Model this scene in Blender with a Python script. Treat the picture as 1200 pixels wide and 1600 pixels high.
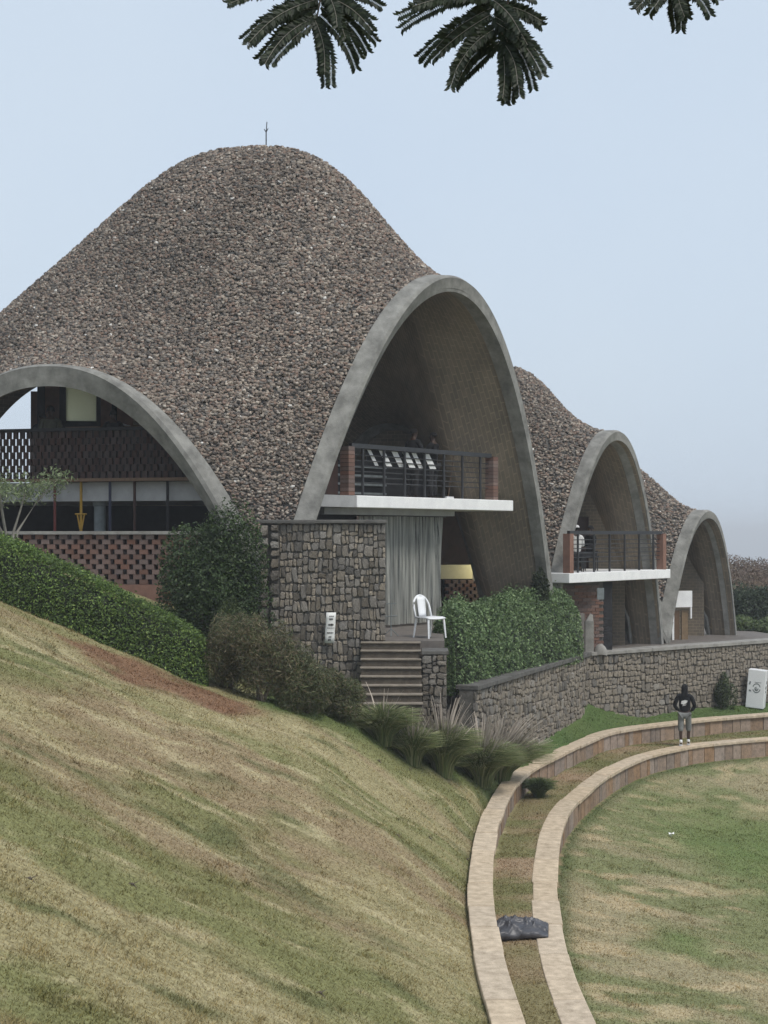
import bpy, math, random
import numpy as np
from mathutils import Matrix, Vector

for o in list(bpy.data.objects):
    bpy.data.objects.remove(o)
SC = bpy.context.scene
COL = SC.collection
random.seed(11)
rng = np.random.default_rng(11)
FPX = 2311.0          # focal length in pixels of the 1200 px wide photograph
HY = 835.0            # pixel row of the horizon

# ------------------------------------------------------------------ camera
cam_d = bpy.data.cameras.new('camera')
cam = bpy.data.objects.new('camera', cam_d)
COL.objects.link(cam)
cam_d.sensor_fit = 'HORIZONTAL'
cam_d.sensor_width = 36.0
cam_d.lens = 36.0 * FPX / 1200.0
cam_d.shift_y = (HY - 800.0) / 1200.0
cam_d.clip_start = 0.05
cam_d.clip_end = 20000
cam.location = (0, 0, 0)
cam.rotation_euler = (math.radians(90), 0, 0)
SC.camera = cam

# ------------------------------------------------------------------ sky and sun
SUN_EL, SUN_AZ = math.radians(58), math.radians(140)   # azimuth clockwise from +Y
world = bpy.data.worlds.new('World')
SC.world = world
world.use_nodes = True
wn, wl = world.node_tree.nodes, world.node_tree.links
wn.clear()
w_out = wn.new('ShaderNodeOutputWorld')
w_bg = wn.new('ShaderNodeBackground')
w_sky = wn.new('ShaderNodeTexSky')
w_sky.sky_type = 'NISHITA'
w_sky.sun_disc = False
w_sky.sun_elevation = SUN_EL
w_sky.sun_rotation = SUN_AZ
w_sky.air_density = 1.0
w_sky.dust_density = 6.0
w_sky.ozone_density = 2.0
w_mix = wn.new('ShaderNodeMix')
w_mix.data_type = 'RGBA'
w_mix.inputs['Factor'].default_value = 0.86
w_tc = wn.new('ShaderNodeTexCoord')
w_no = wn.new('ShaderNodeTexNoise'); w_no.inputs['Scale'].default_value = 2.6; w_no.inputs['Detail'].default_value = 4
w_cr = wn.new('ShaderNodeValToRGB')                        # thin, nearly even overcast
w_cr.color_ramp.elements[0].position = .3; w_cr.color_ramp.elements[0].color = (4.35, 5.12, 6.05, 1)
w_cr.color_ramp.elements[1].position = .7; w_cr.color_ramp.elements[1].color = (4.7, 5.4, 6.15, 1)
wl.new(w_tc.outputs['Generated'], w_no.inputs['Vector']); wl.new(w_no.outputs['Fac'], w_cr.inputs[0]); wl.new(w_cr.outputs[0], w_mix.inputs['B'])
w_bg.inputs['Strength'].default_value = 0.1
wl.new(w_sky.outputs[0], w_mix.inputs['A'])
wl.new(w_mix.outputs['Result'], w_bg.inputs['Color'])
wl.new(w_bg.outputs[0], w_out.inputs[0])

sun_d = bpy.data.lights.new('sun', 'SUN')
sun_d.energy = 1.5
sun_d.angle = math.radians(15)
sun_d.color = (1.0, 0.95, 0.88)
sun = bpy.data.objects.new('sun', sun_d)
COL.objects.link(sun)
sdir = Vector((math.sin(SUN_AZ) * math.cos(SUN_EL), math.cos(SUN_AZ) * math.cos(SUN_EL), math.sin(SUN_EL)))
sun.rotation_euler = (-sdir).to_track_quat('-Z', 'Y').to_euler()
sun.location = (20, -20, 60)

SC.view_settings.view_transform = 'Standard'
SC.view_settings.look = 'None'
SC.view_settings.gamma = 1.0
SC.view_settings.exposure = 0.6
SC.view_settings.use_curve_mapping = False
SC.render.engine = 'CYCLES'
SC.cycles.use_denoising = True
SC.cycles.max_bounces = 6
SC.cycles.diffuse_bounces = 3
SC.cycles.transparent_max_bounces = 6
SC.cycles.volume_bounces = 0

# ------------------------------------------------------------------ helpers
def W(x, y, D):
    return Vector(((x - 600) / FPX * D, D, (HY - y) / FPX * D))

ORG = {}

def tag(o, label=None, cat=None, group=None, kind=None):
    if label: o['label'] = label
    if cat: o['category'] = cat
    if group: o['group'] = group
    if kind: o['kind'] = kind
    return o

def thing(name, loc, label, cat, group=None, local=False, rotz=0.0):
    e = bpy.data.objects.new(name, None)
    e.empty_display_size = 0.2
    COL.objects.link(e)
    e.location = loc
    e.rotation_euler = (0, 0, rotz)
    ORG[e] = Vector((0, 0, 0)) if local else Vector(loc)
    tag(e, label, cat, group)
    return e

def link(name, me, mat, parent=None):
    o = bpy.data.objects.new(name, me)
    COL.objects.link(o)
    if mat is not None and len(me.materials) == 0:
        me.materials.append(mat)
    ORG[o] = Vector((0, 0, 0))
    if parent is not None:
        o.parent = parent
        ORG[o] = ORG[parent]
    return o

def fmesh(name, V, F, mat, parent=None, col=None, smooth=False, uv=None):
    """fast mesh from arrays; F is (n,k) or a list of index lists"""
    V = np.asarray(V, dtype=np.float64).reshape(-1, 3)
    if parent is not None:
        V = V - np.array(ORG[parent])
    me = bpy.data.meshes.new(name)
    if isinstance(F, np.ndarray):
        n, k = F.shape
        me.vertices.add(len(V)); me.vertices.foreach_set('co', V.ravel())
        me.loops.add(n * k); me.loops.foreach_set('vertex_index', F.astype(np.int32).ravel())
        me.polygons.add(n)
        me.polygons.foreach_set('loop_start', np.arange(0, n * k, k, dtype=np.int32))
        me.polygons.foreach_set('loop_total', np.full(n, k, dtype=np.int32))
        me.update(calc_edges=True)
    else:
        me.from_pydata([tuple(v) for v in V], [], F)
        me.update()
    if smooth:
        me.polygons.foreach_set('use_smooth', np.ones(len(me.polygons), dtype=bool))
    if col is not None:
        a = me.color_attributes.new('col', 'FLOAT_COLOR', 'POINT')
        c = np.ones((len(V), 4)); c[:, :3] = col
        a.data.foreach_set('color', c.ravel())
    if uv is not None:
        l = me.uv_layers.new(name='uv')
        idx = np.empty(len(me.loops), dtype=np.int32)
        me.loops.foreach_get('vertex_index', idx)
        l.data.foreach_set('uv', np.asarray(uv)[idx].ravel())
    me.validate()
    return link(name, me, mat, parent)

BOXF = [(0, 3, 2, 1), (4, 5, 6, 7), (0, 1, 5, 4), (1, 2, 6, 5), (2, 3, 7, 6), (3, 0, 4, 7)]

def boxv(x0, x1, y0, y1, z0, z1):
    return [(x0, y0, z0), (x1, y0, z0), (x1, y1, z0), (x0, y1, z0), (x0, y0, z1), (x1, y0, z1), (x1, y1, z1), (x0, y1, z1)]

def frame(org, d):
    d = Vector((d[0], d[1], 0)).normalized()
    n = Vector((-d.y, d.x, 0))
    return Matrix(((d.x, n.x, 0, org[0]), (d.y, n.y, 0, org[1]), (0, 0, 1, org[2]), (0, 0, 0, 1)))

def fbox(name, fr, x0, x1, y0, y1, z0, z1, mat, parent=None, bevel=0.0):
    V = [fr @ Vector(v) for v in boxv(x0, x1, y0, y1, z0, z1)]
    o = fmesh(name, [tuple(v) for v in V], BOXF, mat, parent)
    if bevel:
        m = o.modifiers.new('bevel', 'BEVEL'); m.width = bevel; m.segments = 2; m.limit_method = 'ANGLE'
    return o

def multi(name, pieces, mat, parent=None, smooth=False):
    V, F = [], []
    for v, f in pieces:
        b = len(V); V += [tuple(q) for q in v]; F += [tuple(i + b for i in q) for q in f]
    return fmesh(name, V, F, mat, parent, smooth=smooth)

def tube(pts, r, n=6, cap=True):
    """verts, faces of a tube; r a float or a list"""
    pts = [Vector(p) for p in pts]
    rr = r if hasattr(r, '__len__') else [r] * len(pts)
    V, F = [], []
    for i, p in enumerate(pts):
        t = (pts[min(i + 1, len(pts) - 1)] - pts[max(i - 1, 0)]).normalized()
        u = t.cross(Vector((0, 0, 1)) if abs(t.z) < .9 else Vector((1, 0, 0))).normalized()
        v = t.cross(u)
        for k in range(n):
            a = 2 * math.pi * k / n
            V.append(p + (u * math.cos(a) + v * math.sin(a)) * rr[i])
    for i in range(len(pts) - 1):
        for k in range(n):
            F.append((i * n + k, i * n + (k + 1) % n, (i + 1) * n + (k + 1) % n, (i + 1) * n + k))
    if cap:
        F.append(tuple(range(n - 1, -1, -1)))
        F.append(tuple(range((len(pts) - 1) * n, len(pts) * n)))
    return V, F

def inst(name, me, M, parent, mat=None):
    o = bpy.data.objects.new(name, me)
    COL.objects.link(o)
    o.parent = parent
    o.matrix_local = Matrix.Translation(-ORG[parent]) @ M
    ORG[o] = ORG[parent]
    if mat is not None:
        o.material_slots[0].link = 'OBJECT'
        o.material_slots[0].material = mat
    return o

def vnoise(x, y, seed=0):
    xi = np.floor(x).astype(np.int64); yi = np.floor(y).astype(np.int64)
    fx = x - xi; fy = y - yi
    fx = fx * fx * (3 - 2 * fx); fy = fy * fy * (3 - 2 * fy)
    def h(a, b):
        n = (a * 374761393 + b * 668265263 + seed * 1442695041) & 0x7fffffff
        n = ((n ^ (n >> 13)) * 1274126177) & 0x7fffffff
        n = n ^ (n >> 16)
        return (n & 0xffff) / 65535.0
    return (h(xi, yi) * (1 - fx) + h(xi + 1, yi) * fx) * (1 - fy) + (h(xi, yi + 1) * (1 - fx) + h(xi + 1, yi + 1) * fx) * fy

def fbm(x, y, seed=0, o=4):
    a, s, t = 1.0, 0.0, 0.0
    for i in range(o):
        s = s + a * vnoise(x, y, seed + i * 17); t += a; a *= .5; x = x * 2.03; y = y * 2.03
    return s / t

def lerp(a, b, t):
    t = np.asarray(t)[..., None]
    return np.asarray(a) * (1 - t) + np.asarray(b) * t

def sstep(a, b, x):
    t = np.clip((x - a) / (b - a), 0, 1)
    return t * t * (3 - 2 * t)

# ------------------------------------------------------------------ materials
def mat(name, c1, c2=None, scale=6.0, rough=.85, bump=.25, bscale=45.0, rnd=0.0, streak=None, spec=.3, metal=0.0, detail=6.0, sat=(.55, 1.15)):
    m = bpy.data.materials.new(name)
    m.use_nodes = True
    N, L = m.node_tree.nodes, m.node_tree.links
    P = N['Principled BSDF']
    P.inputs['Roughness'].default_value = rough
    P.inputs['Specular IOR Level'].default_value = spec
    P.inputs['Metallic'].default_value = metal
    c2 = c2 or tuple(v * .7 for v in c1)
    tc = N.new('ShaderNodeTexCoord')
    mp = N.new('ShaderNodeMapping')
    if streak: mp.inputs['Scale'].default_value = streak
    L.new(tc.outputs['Object'], mp.inputs['Vector'])
    n1 = N.new('ShaderNodeTexNoise'); n1.inputs['Scale'].default_value = scale; n1.inputs['Detail'].default_value = detail
    n1.inputs['Roughness'].default_value = .65
    L.new(mp.outputs[0], n1.inputs['Vector'])
    r = N.new('ShaderNodeValToRGB')
    r.color_ramp.elements[0].position = .32; r.color_ramp.elements[0].color = (*c2, 1)
    r.color_ramp.elements[1].position = .68; r.color_ramp.elements[1].color = (*c1, 1)
    L.new(n1.outputs['Fac'], r.inputs[0])
    src = r.outputs[0]
    if rnd:
        oi = N.new('ShaderNodeObjectInfo')
        hs = N.new('ShaderNodeHueSaturation')
        mr = N.new('ShaderNodeMapRange')
        mr.inputs['To Min'].default_value = 1 - rnd; mr.inputs['To Max'].default_value = 1 + rnd
        L.new(oi.outputs['Random'], mr.inputs['Value'])
        L.new(mr.outputs[0], hs.inputs['Value'])
        mul = N.new('ShaderNodeMath'); mul.operation = 'MULTIPLY'; mul.inputs[1].default_value = 7.31
        fr = N.new('ShaderNodeMath'); fr.operation = 'FRACT'
        L.new(oi.outputs['Random'], mul.inputs[0]); L.new(mul.outputs[0], fr.inputs[0])
        mr2 = N.new('ShaderNodeMapRange'); mr2.inputs['To Min'].default_value = sat[0]; mr2.inputs['To Max'].default_value = sat[1]
        L.new(fr.outputs[0], mr2.inputs['Value']); L.new(mr2.outputs[0], hs.inputs['Saturation'])
        L.new(src, hs.inputs['Color']); src = hs.outputs[0]
    L.new(src, P.inputs['Base Color'])
    if bump:
        n2 = N.new('ShaderNodeTexNoise'); n2.inputs['Scale'].default_value = bscale; n2.inputs['Detail'].default_value = 5
        L.new(mp.outputs[0], n2.inputs['Vector'])
        b = N.new('ShaderNodeBump'); b.inputs['Strength'].default_value = bump; b.inputs['Distance'].default_value = .02
        L.new(n2.outputs['Fac'], b.inputs['Height']); L.new(b.outputs[0], P.inputs['Normal'])
    return m

def attr_mat(name, rough=.8, trans=0.0, spec=.25, fine=0.0, fscale=60.0, bump=0.0):
    m = bpy.data.materials.new(name)
    m.use_nodes = True
    N, L = m.node_tree.nodes, m.node_tree.links
    P = N['Principled BSDF']
    P.inputs['Roughness'].default_value = rough
    P.inputs['Specular IOR Level'].default_value = spec
    a = N.new('ShaderNodeAttribute'); a.attribute_name = 'col'
    src = a.outputs['Color']
    if fine:
        tc = N.new('ShaderNodeTexCoord')
        n = N.new('ShaderNodeTexNoise'); n.inputs['Scale'].default_value = fscale; n.inputs['Detail'].default_value = 5
        L.new(tc.outputs['Object'], n.inputs['Vector'])
        mr = N.new('ShaderNodeMapRange'); mr.inputs['From Min'].default_value = .3; mr.inputs['From Max'].default_value = .7
        mr.inputs['To Min'].default_value = 1 - fine; mr.inputs['To Max'].default_value = 1 + fine
        L.new(n.outputs['Fac'], mr.inputs['Value'])
        mx = N.new('ShaderNodeVectorMath'); mx.operation = 'SCALE'
        L.new(src, mx.inputs[0]); L.new(mr.outputs[0], mx.inputs['Scale']); src = mx.outputs[0]
        if bump:
            b = N.new('ShaderNodeBump'); b.inputs['Strength'].default_value = bump; b.inputs['Distance'].default_value = .03
            L.new(n.outputs['Fac'], b.inputs['Height']); L.new(b.outputs[0], P.inputs['Normal'])
    L.new(src, P.inputs['Base Color'])
    if trans:
        t = N.new('ShaderNodeBsdfTranslucent'); L.new(src, t.inputs['Color'])
        ms = N.new('ShaderNodeMixShader'); ms.inputs[0].default_value = trans
        L.new(P.outputs[0], ms.inputs[1]); L.new(t.outputs[0], ms.inputs[2])
        L.new(ms.outputs[0], N['Material Output'].inputs[0])
    return m

M_conc = mat('concrete_grey', (.29, .285, .262), (.14, .137, .126), 3.0, .9, .3, 30)
M_white = mat('white_paint', (.88, .88, .87), (.76, .76, .76), 3.0, .6, .1)
M_greyshadepaint = mat('grey_and_shade_paint', (.36, .36, .36), (.28, .28, .28), 3.0, .7, .1)
M_coping = mat('coping_concrete', (.14, .135, .125), (.075, .072, .068), 5, .9, .35, 40)
M_copinglight = mat('coping_pale', (.34, .33, .305), (.2, .19, .175), 3.5, .9, .3, 40)
M_kerb = mat('kerb_sandstone', (.62, .505, .37), (.36, .285, .2), 6, .9, .6, 40, rnd=.05, sat=(.9, 1.05))
M_riser = mat('riser_stone', (.34, .225, .145), (.19, .13, .085), 7, .9, .7, 22, rnd=.15)
M_mortar = mat('dark_mortar', (.16, .15, .135), (.08, .075, .068), 8, .95, .3)
M_stone = mat('rubble_stone', (.27, .235, .19), (.115, .103, .088), 9, .9, .6, 30, rnd=.42)
M_brick = mat('red_brick', (.225, .13, .1), (.145, .087, .07), 6, .9, .35, 60, rnd=.2)
M_brickdark = mat('dark_brick', (.055, .03, .025), (.035, .022, .02), 6, .9, .3, 60, rnd=.25)
M_brickwall = mat('brick_panel', (.27, .15, .11), (.19, .11, .085), 5, .9, .2)
M_darkmetal = mat('dark_metal', (.03, .031, .034), (.02, .02, .022), 8, .45, .05, spec=.5)
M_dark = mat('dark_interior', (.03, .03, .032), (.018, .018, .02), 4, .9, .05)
M_step = mat('brown_step_stone', (.12, .1, .078), (.065, .055, .044), 6, .9, .4, 40)
M_tread = mat('tread_stone', (.26, .225, .18), (.15, .13, .105), 5, .9, .4, 40)
M_floor = mat('floor_screed', (.17, .15, .135), (.11, .1, .09), 4, .85, .2)
M_wood = mat('brown_wood', (.16, .1, .06), (.09, .055, .035), 6, .7, .2, streak=(8, 8, 1))
M_red = mat('red_enamel', (.1, .015, .012), None, 6, .4, 0)
M_yellow = mat('yellow_enamel', (.3, .18, .02), None, 6, .4, 0)
M_navy = mat('navy_enamel', (.018, .022, .05), None, 6, .4, 0)
M_greyblue = mat('greyblue_paint', (.2, .225, .23), (.13, .15, .155), 5, .7, .1)
M_plastic = mat('white_plastic', (.82, .83, .84), (.76, .77, .78), 3, .35, 0, spec=.5)
M_paper = mat('paper', (.78, .78, .75), (.68, .68, .66), 8, .8, 0)
M_ink = mat('black_ink', (.02, .02, .022), None, 8, .7, 0)
M_skin = mat('dark_skin', (.055, .03, .02), (.04, .022, .015), 10, .55, 0)
M_hair = mat('black_hair', (.008, .007, .007), None, 20, .9, .2)
M_black = mat('black_cloth', (.012, .012, .014), (.007, .007, .008), 12, .95, .2)
M_grey = mat('grey_cloth', (.22, .225, .22), (.15, .155, .15), 14, .95, .2)
M_olive = mat('olive_cloth', (.1, .1, .07), (.06, .06, .045), 14, .95, .2)
M_redcloth = mat('red_cloth', (.3, .06, .04), None, 14, .95, .2)
M_whitecloth = mat('white_cloth', (.75, .75, .74), (.6, .6, .6), 10, .9, .15)
M_tarp = mat('tarp_grey', (.085, .085, .095), (.03, .03, .036), 3, .42, .2, 20, spec=.5)
M_glowbeam = mat('beam_glow_tint', (.8, .78, .58), (.72, .7, .5), 4, .7, .1)  # warm lamp glow on the beam is put into this colour
M_bark = mat('bark', (.14, .115, .09), (.08, .065, .05), 10, .9, .5, 40, streak=(4, 4, 1))
M_palebark = mat('pale_bark', (.32, .3, .26), (.2, .19, .165), 10, .9, .3, 40)
M_tile = attr_mat('roof_chips', .85, 0, .25, fine=.25, fscale=25)
M_leaf = attr_mat('foliage', .55, .25, .35)
M_grass = attr_mat('grass_blades', .8, .2, .15)
M_ground = attr_mat('turf', .95, 0, .1, fine=.35, fscale=22, bump=.5)

# tiles of the vault soffit: brick pattern in uv
def soffit_mat():
    m = mat('soffit_tile', (.235, .197, .15), (.15, .127, .1), 1.2, .9, .15, 30)
    N, L = m.node_tree.nodes, m.node_tree.links
    P = N['Principled BSDF']
    uv = N.new('ShaderNodeTexCoord')
    br = N.new('ShaderNodeTexBrick')
    br.inputs['Scale'].default_value = 1.0
    br.inputs['Brick Width'].default_value = .3; br.inputs['Row Height'].default_value = .15
    br.inputs['Mortar Size'].default_value = .012
    br.inputs['Color1'].default_value = (.92, .92, .92, 1); br.inputs['Color2'].default_value = (1.12, 1.1, 1.08, 1)
    br.inputs['Mortar'].default_value = (1.45, 1.42, 1.35, 1)
    L.new(uv.outputs['UV'], br.inputs['Vector'])
    old = P.inputs['Base Color'].links[0].from_socket
    mx = N.new('ShaderNodeMix'); mx.data_type = 'RGBA'; mx.blend_type = 'MULTIPLY'; mx.inputs['Factor'].default_value = 1
    L.new(old, mx.inputs['A']); L.new(br.outputs['Color'], mx.inputs['B'])
    L.new(mx.outputs['Result'], P.inputs['Base Color'])
    return m
M_soffit = soffit_mat()

def pane_mat():
    m = bpy.data.materials.new('blind_pane'); m.use_nodes = True
    N, L = m.node_tree.nodes, m.node_tree.links
    P = N['Principled BSDF']; P.inputs['Base Color'].default_value = (.62, .62, .46, 1); P.inputs['Roughness'].default_value = .25
    t = N.new('ShaderNodeBsdfTranslucent'); t.inputs['Color'].default_value = (.95, .95, .8, 1)
    wv = N.new('ShaderNodeTexWave'); wv.bands_direction = 'Z'; wv.inputs['Scale'].default_value = 3.2; wv.inputs['Distortion'].default_value = 2
    tc = N.new('ShaderNodeTexCoord'); L.new(tc.outputs['Object'], wv.inputs['Vector'])
    b = N.new('ShaderNodeBump'); b.inputs['Strength'].default_value = .4; L.new(wv.outputs['Fac'], b.inputs['Height']); L.new(b.outputs[0], P.inputs['Normal']); L.new(b.outputs[0], t.inputs['Normal'])
    ms = N.new('ShaderNodeMixShader'); ms.inputs[0].default_value = .92
    L.new(P.outputs[0], ms.inputs[1]); L.new(t.outputs[0], ms.inputs[2]); L.new(ms.outputs[0], N['Material Output'].inputs[0])
    return m
M_pane = pane_mat()

def curtain_mat():
    m = mat('sheer_curtain', (.6, .6, .54), (.02, .03, .035), 2.4, .8, .1, 30, streak=(7, 7, .16))
    N, L = m.node_tree.nodes, m.node_tree.links
    P = N['Principled BSDF']
    tr = N.new('ShaderNodeBsdfTransparent')
    ms = N.new('ShaderNodeMixShader'); ms.inputs[0].default_value = .3
    L.new(P.outputs[0], ms.inputs[1]); L.new(tr.outputs[0], ms.inputs[2]); L.new(ms.outputs[0], N['Material Output'].inputs[0])
    return m
M_curtain = curtain_mat()

# ------------------------------------------------------------------ kerb lines (pixel rows on level tops)
Z_UP, Z_LOW, Z_STRIP = -5.40, -5.85, -5.87
def level_line(px, Z):
    return np.array([[(x - 600) / FPX * (-Z * FPX / (y - HY)), -Z * FPX / (y - HY)] for x, y in px])
UP_PX = [(842, 1680), (820, 1600), (790, 1510), (773, 1430), (768, 1370), (775, 1300), (788, 1262), (805, 1228), (826, 1206), (853, 1190), (884, 1175), (923, 1157), (957, 1144), (1001, 1136), (1053, 1129.5), (1113, 1123), (1200, 1116), (1300, 1110), (1420, 1105), (1500, 1102)]
LOW_PX = [(965, 1680), (930, 1600), (895, 1520), (876, 1440), (869, 1370), (876, 1300), (893, 1264), (916, 1240), (945, 1216), (975, 1198), (1018, 1180), (1070, 1168), (1120, 1161), (1200, 1154), (1300, 1148), (1420, 1141), (1500, 1137)]

def catmull(P, step=.1):
    P = np.asarray(P); Q = np.vstack([2 * P[0] - P[1], P, 2 * P[-1] - P[-2]])
    out = []
    for i in range(1, len(Q) - 2):
        t = np.linspace(0, 1, 24, endpoint=False)[:, None]
        a, b, c, d = Q[i - 1], Q[i], Q[i + 1], Q[i + 2]
        out.append(.5 * (2 * b + (c - a) * t + (2 * a - 5 * b + 4 * c - d) * t ** 2 + (3 * b - a - 3 * c + d) * t ** 3))
    out = np.vstack(out + [P[-1:]])
    for _ in range(30):
        out[1:-1] = (out[:-2] + 2 * out[1:-1] + out[2:]) / 4
    s = np.r_[0, np.cumsum(np.hypot(*np.diff(out, axis=0).T))]
    n = int(s[-1] / step)
    u = np.linspace(0, s[-1], n)
    return np.c_[np.interp(u, s, out[:, 0]), np.interp(u, s, out[:, 1])]
UP = catmull(level_line(UP_PX, Z_UP))
LOW = catmull(level_line(LOW_PX, Z_LOW))
# carry both lines on around the bowl behind the lens and off to the right
def extend(Ln, n0=60, n1=90):
    d0 = (Ln[0] - Ln[3]) / np.linalg.norm(Ln[0] - Ln[3])
    ang = math.radians(1.1); out = []
    p, d = Ln[0].copy(), d0
    for i in range(n0):
        d = np.array([d[0] * math.cos(ang) - d[1] * math.sin(ang), d[0] * math.sin(ang) + d[1] * math.cos(ang)])
        p = p + d * .1; out.append(p)
    return np.vstack([np.array(out)[::-1], Ln])
UP, LOW = extend(UP), extend(LOW)

def sdist(X, Y, Ln):
    """signed distance to a polyline, positive on the pitch side (its right when walking away)"""
    sh = X.shape; P = np.c_[X.ravel(), Y.ravel()]
    best = np.full(len(P), 1e9); sg = np.ones(len(P))
    st = 4 if len(Ln) > 60 else 1
    K = Ln[np.unique(np.r_[np.arange(0, len(Ln), st), len(Ln) - 1])]; A, B = K[:-1], K[1:]

    for a, b in zip(A, B):
        d = b - a; t = np.clip(((P - a) @ d) / (d @ d), 0, 1)
        q = P - (a + t[:, None] * d)
        r = np.hypot(q[:, 0], q[:, 1]); k = r < best
        best[k] = r[k]
        sg[k] = np.where(d[0] * q[k, 1] - d[1] * q[k, 0] < 0, 1, -1)
    return (best * sg).reshape(sh)

# ------------------------------------------------------------------ ground
FL1, FL2 = -2.2, -3.4
def Wp(x, y, D):
    v = W(x, y, D); return (v.x, v.y, v.z)
CP = [Wp(-40, 920, 25.8), Wp(0, 937, 26), Wp(150, 1002, 26.4), Wp(310, 1067, 26.8), Wp(450, 1102, 27.2), Wp(560, 1130, 27.6), Wp(650, 1152, 28.8), Wp(740, 1190, 30.7),
      Wp(0, 1600, 10.6), Wp(400, 1600, 13.2), Wp(0, 1250, 15.8), Wp(400, 1300, 20), Wp(600, 1300, 22.6), Wp(200, 1420, 14.6), (0, 0, -1.65), (-6, 2, -.9), (-10, 12, -.2), (-12, 24, .3), (1.5, 1.0, -2.4), (4.5, 3.5, -5.2),
      Wp(565, 1100, 28.5), (-2.4, 28.4, -2.95), (-4.2, 28.4, -2.1), (-7.6, 28.0, -.7), (-9, 29, -.5),
      (2.2, 32.4, -4.75), (2.75, 33.7, -4.95), (3.3, 35.0, -4.95), (3.85, 36.5, -4.9), (4.6, 38.2, -4.95), (5.2, 39.7, -5.05), (1.5, 31.2, -4.45), (1.0, 30.0, -4.1), Wp(1000, 1119, 43), Wp(1150, 1101, 45.6), Wp(1200, 1098, 46.6), (16, 49.7, -5.1)]
for i in range(0, len(UP), 12):
    tn = UP[min(i + 3, len(UP) - 1)] - UP[max(i - 3, 0)]; tn = tn / np.linalg.norm(tn); nl = np.array([-tn[1], tn[0]])
    q = UP[i] + nl * .5; CP.append((q[0], q[1], Z_UP - .03))
CP = np.array(CP)
def tps_fit(C, lam=.02):
    n = len(C); r = np.hypot(C[:, None, 0] - C[None, :, 0], C[:, None, 1] - C[None, :, 1])
    K = np.where(r > 0, r ** 2 * np.log(r + 1e-9), 0) + lam * np.eye(n)
    Pm = np.c_[np.ones(n), C[:, :2]]
    A = np.block([[K, Pm], [Pm.T, np.zeros((3, 3))]])
    return np.linalg.solve(A, np.r_[C[:, 2], 0, 0, 0])
TW = tps_fit(CP)
def tps(X, Y):
    out = TW[-3] + TW[-2] * X + TW[-1] * Y
    for c, w in zip(CP, TW[:-3]):
        r2 = (X - c[0]) ** 2 + (Y - c[1]) ** 2
        out = out + w * .5 * r2 * np.log(r2 + 1e-12)
    return out
# retaining wall line and terrace zone
RW = np.array([[1.98, 32.4], [5.76, 41.6], [12.1, 46.6], [18.5, 51.6]])
def behind_wall(X, Y):
    return sdist(X, Y, np.vstack([np.linspace(RW[i], RW[i + 1], 9)[:-1] for i in range(3)] + [RW[-1:]]))

def height(X, Y):
    Xc = np.clip(X, -13, 19); Yc = np.clip(Y, -1, 54)
    du, dl = sdist(Xc, Yc, UP), sdist(Xc, Yc, LOW)
    hill = np.minimum(tps(Xc, Yc), .6)
    # behind the facade everything falls back to the floor levels (covered by the terraces)
    bw = behind_wall(Xc, Yc)
    hill = np.where((bw < -.12) & (Yc > 32.2), np.minimum(hill, FL2 - .06), hill)
    hill = np.where((Yc > 28.6) & (Xc > -2.9) & (bw < 0), np.minimum(hill, -3.42), hill)
    hill = np.where((Yc > 28.6) & (Xc > -2.9) & (Xc < 2.6) & (Yc < 33), np.minimum(hill, -3.42 - .28 * np.maximum(Xc - .8, 0)), hill)
    hill = np.where(Yc > 30.6, np.minimum(hill, FL1 - .15), hill)
    hill = np.where(Yc < 41, np.minimum(hill, Z_UP + .05 + .8 * np.maximum(-du - .46, 0)), hill)
    rough = (fbm(Xc * .9, Yc * .9, 5) - .5) * .14 + (fbm(Xc * 3, Yc * 3, 9) - .5) * .05
    fade = sstep(0, .8, -du)
    hill = hill + rough * fade
    strip = Z_STRIP + (fbm(Xc * 2, Yc * 2, 3) - .5) * .06
    r = np.maximum(dl, 0)
    field = -6.36 - 2.6 * (1 - np.exp(-r / 9.0)) + rough * sstep(0, .8, dl)
    z = np.where(du < -.22, hill, np.where(dl < -.22, strip, field))
    # outside the modelled core the land falls away into the valley
    out = np.hypot(np.maximum(np.abs(X - 3) - 16, 0), np.maximum(np.abs(Y - 26.5) - 27.5, 0))
    far = -9 - np.minimum(out, 9000) * .012 - 14 * (1 - np.exp(-out / 120)) + (fbm(X / 160, Y / 160, 21) - .5) * np.minimum(out * .05, 30)
    w = sstep(0, 40, out)
    return z * (1 - w) + far * w

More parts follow.
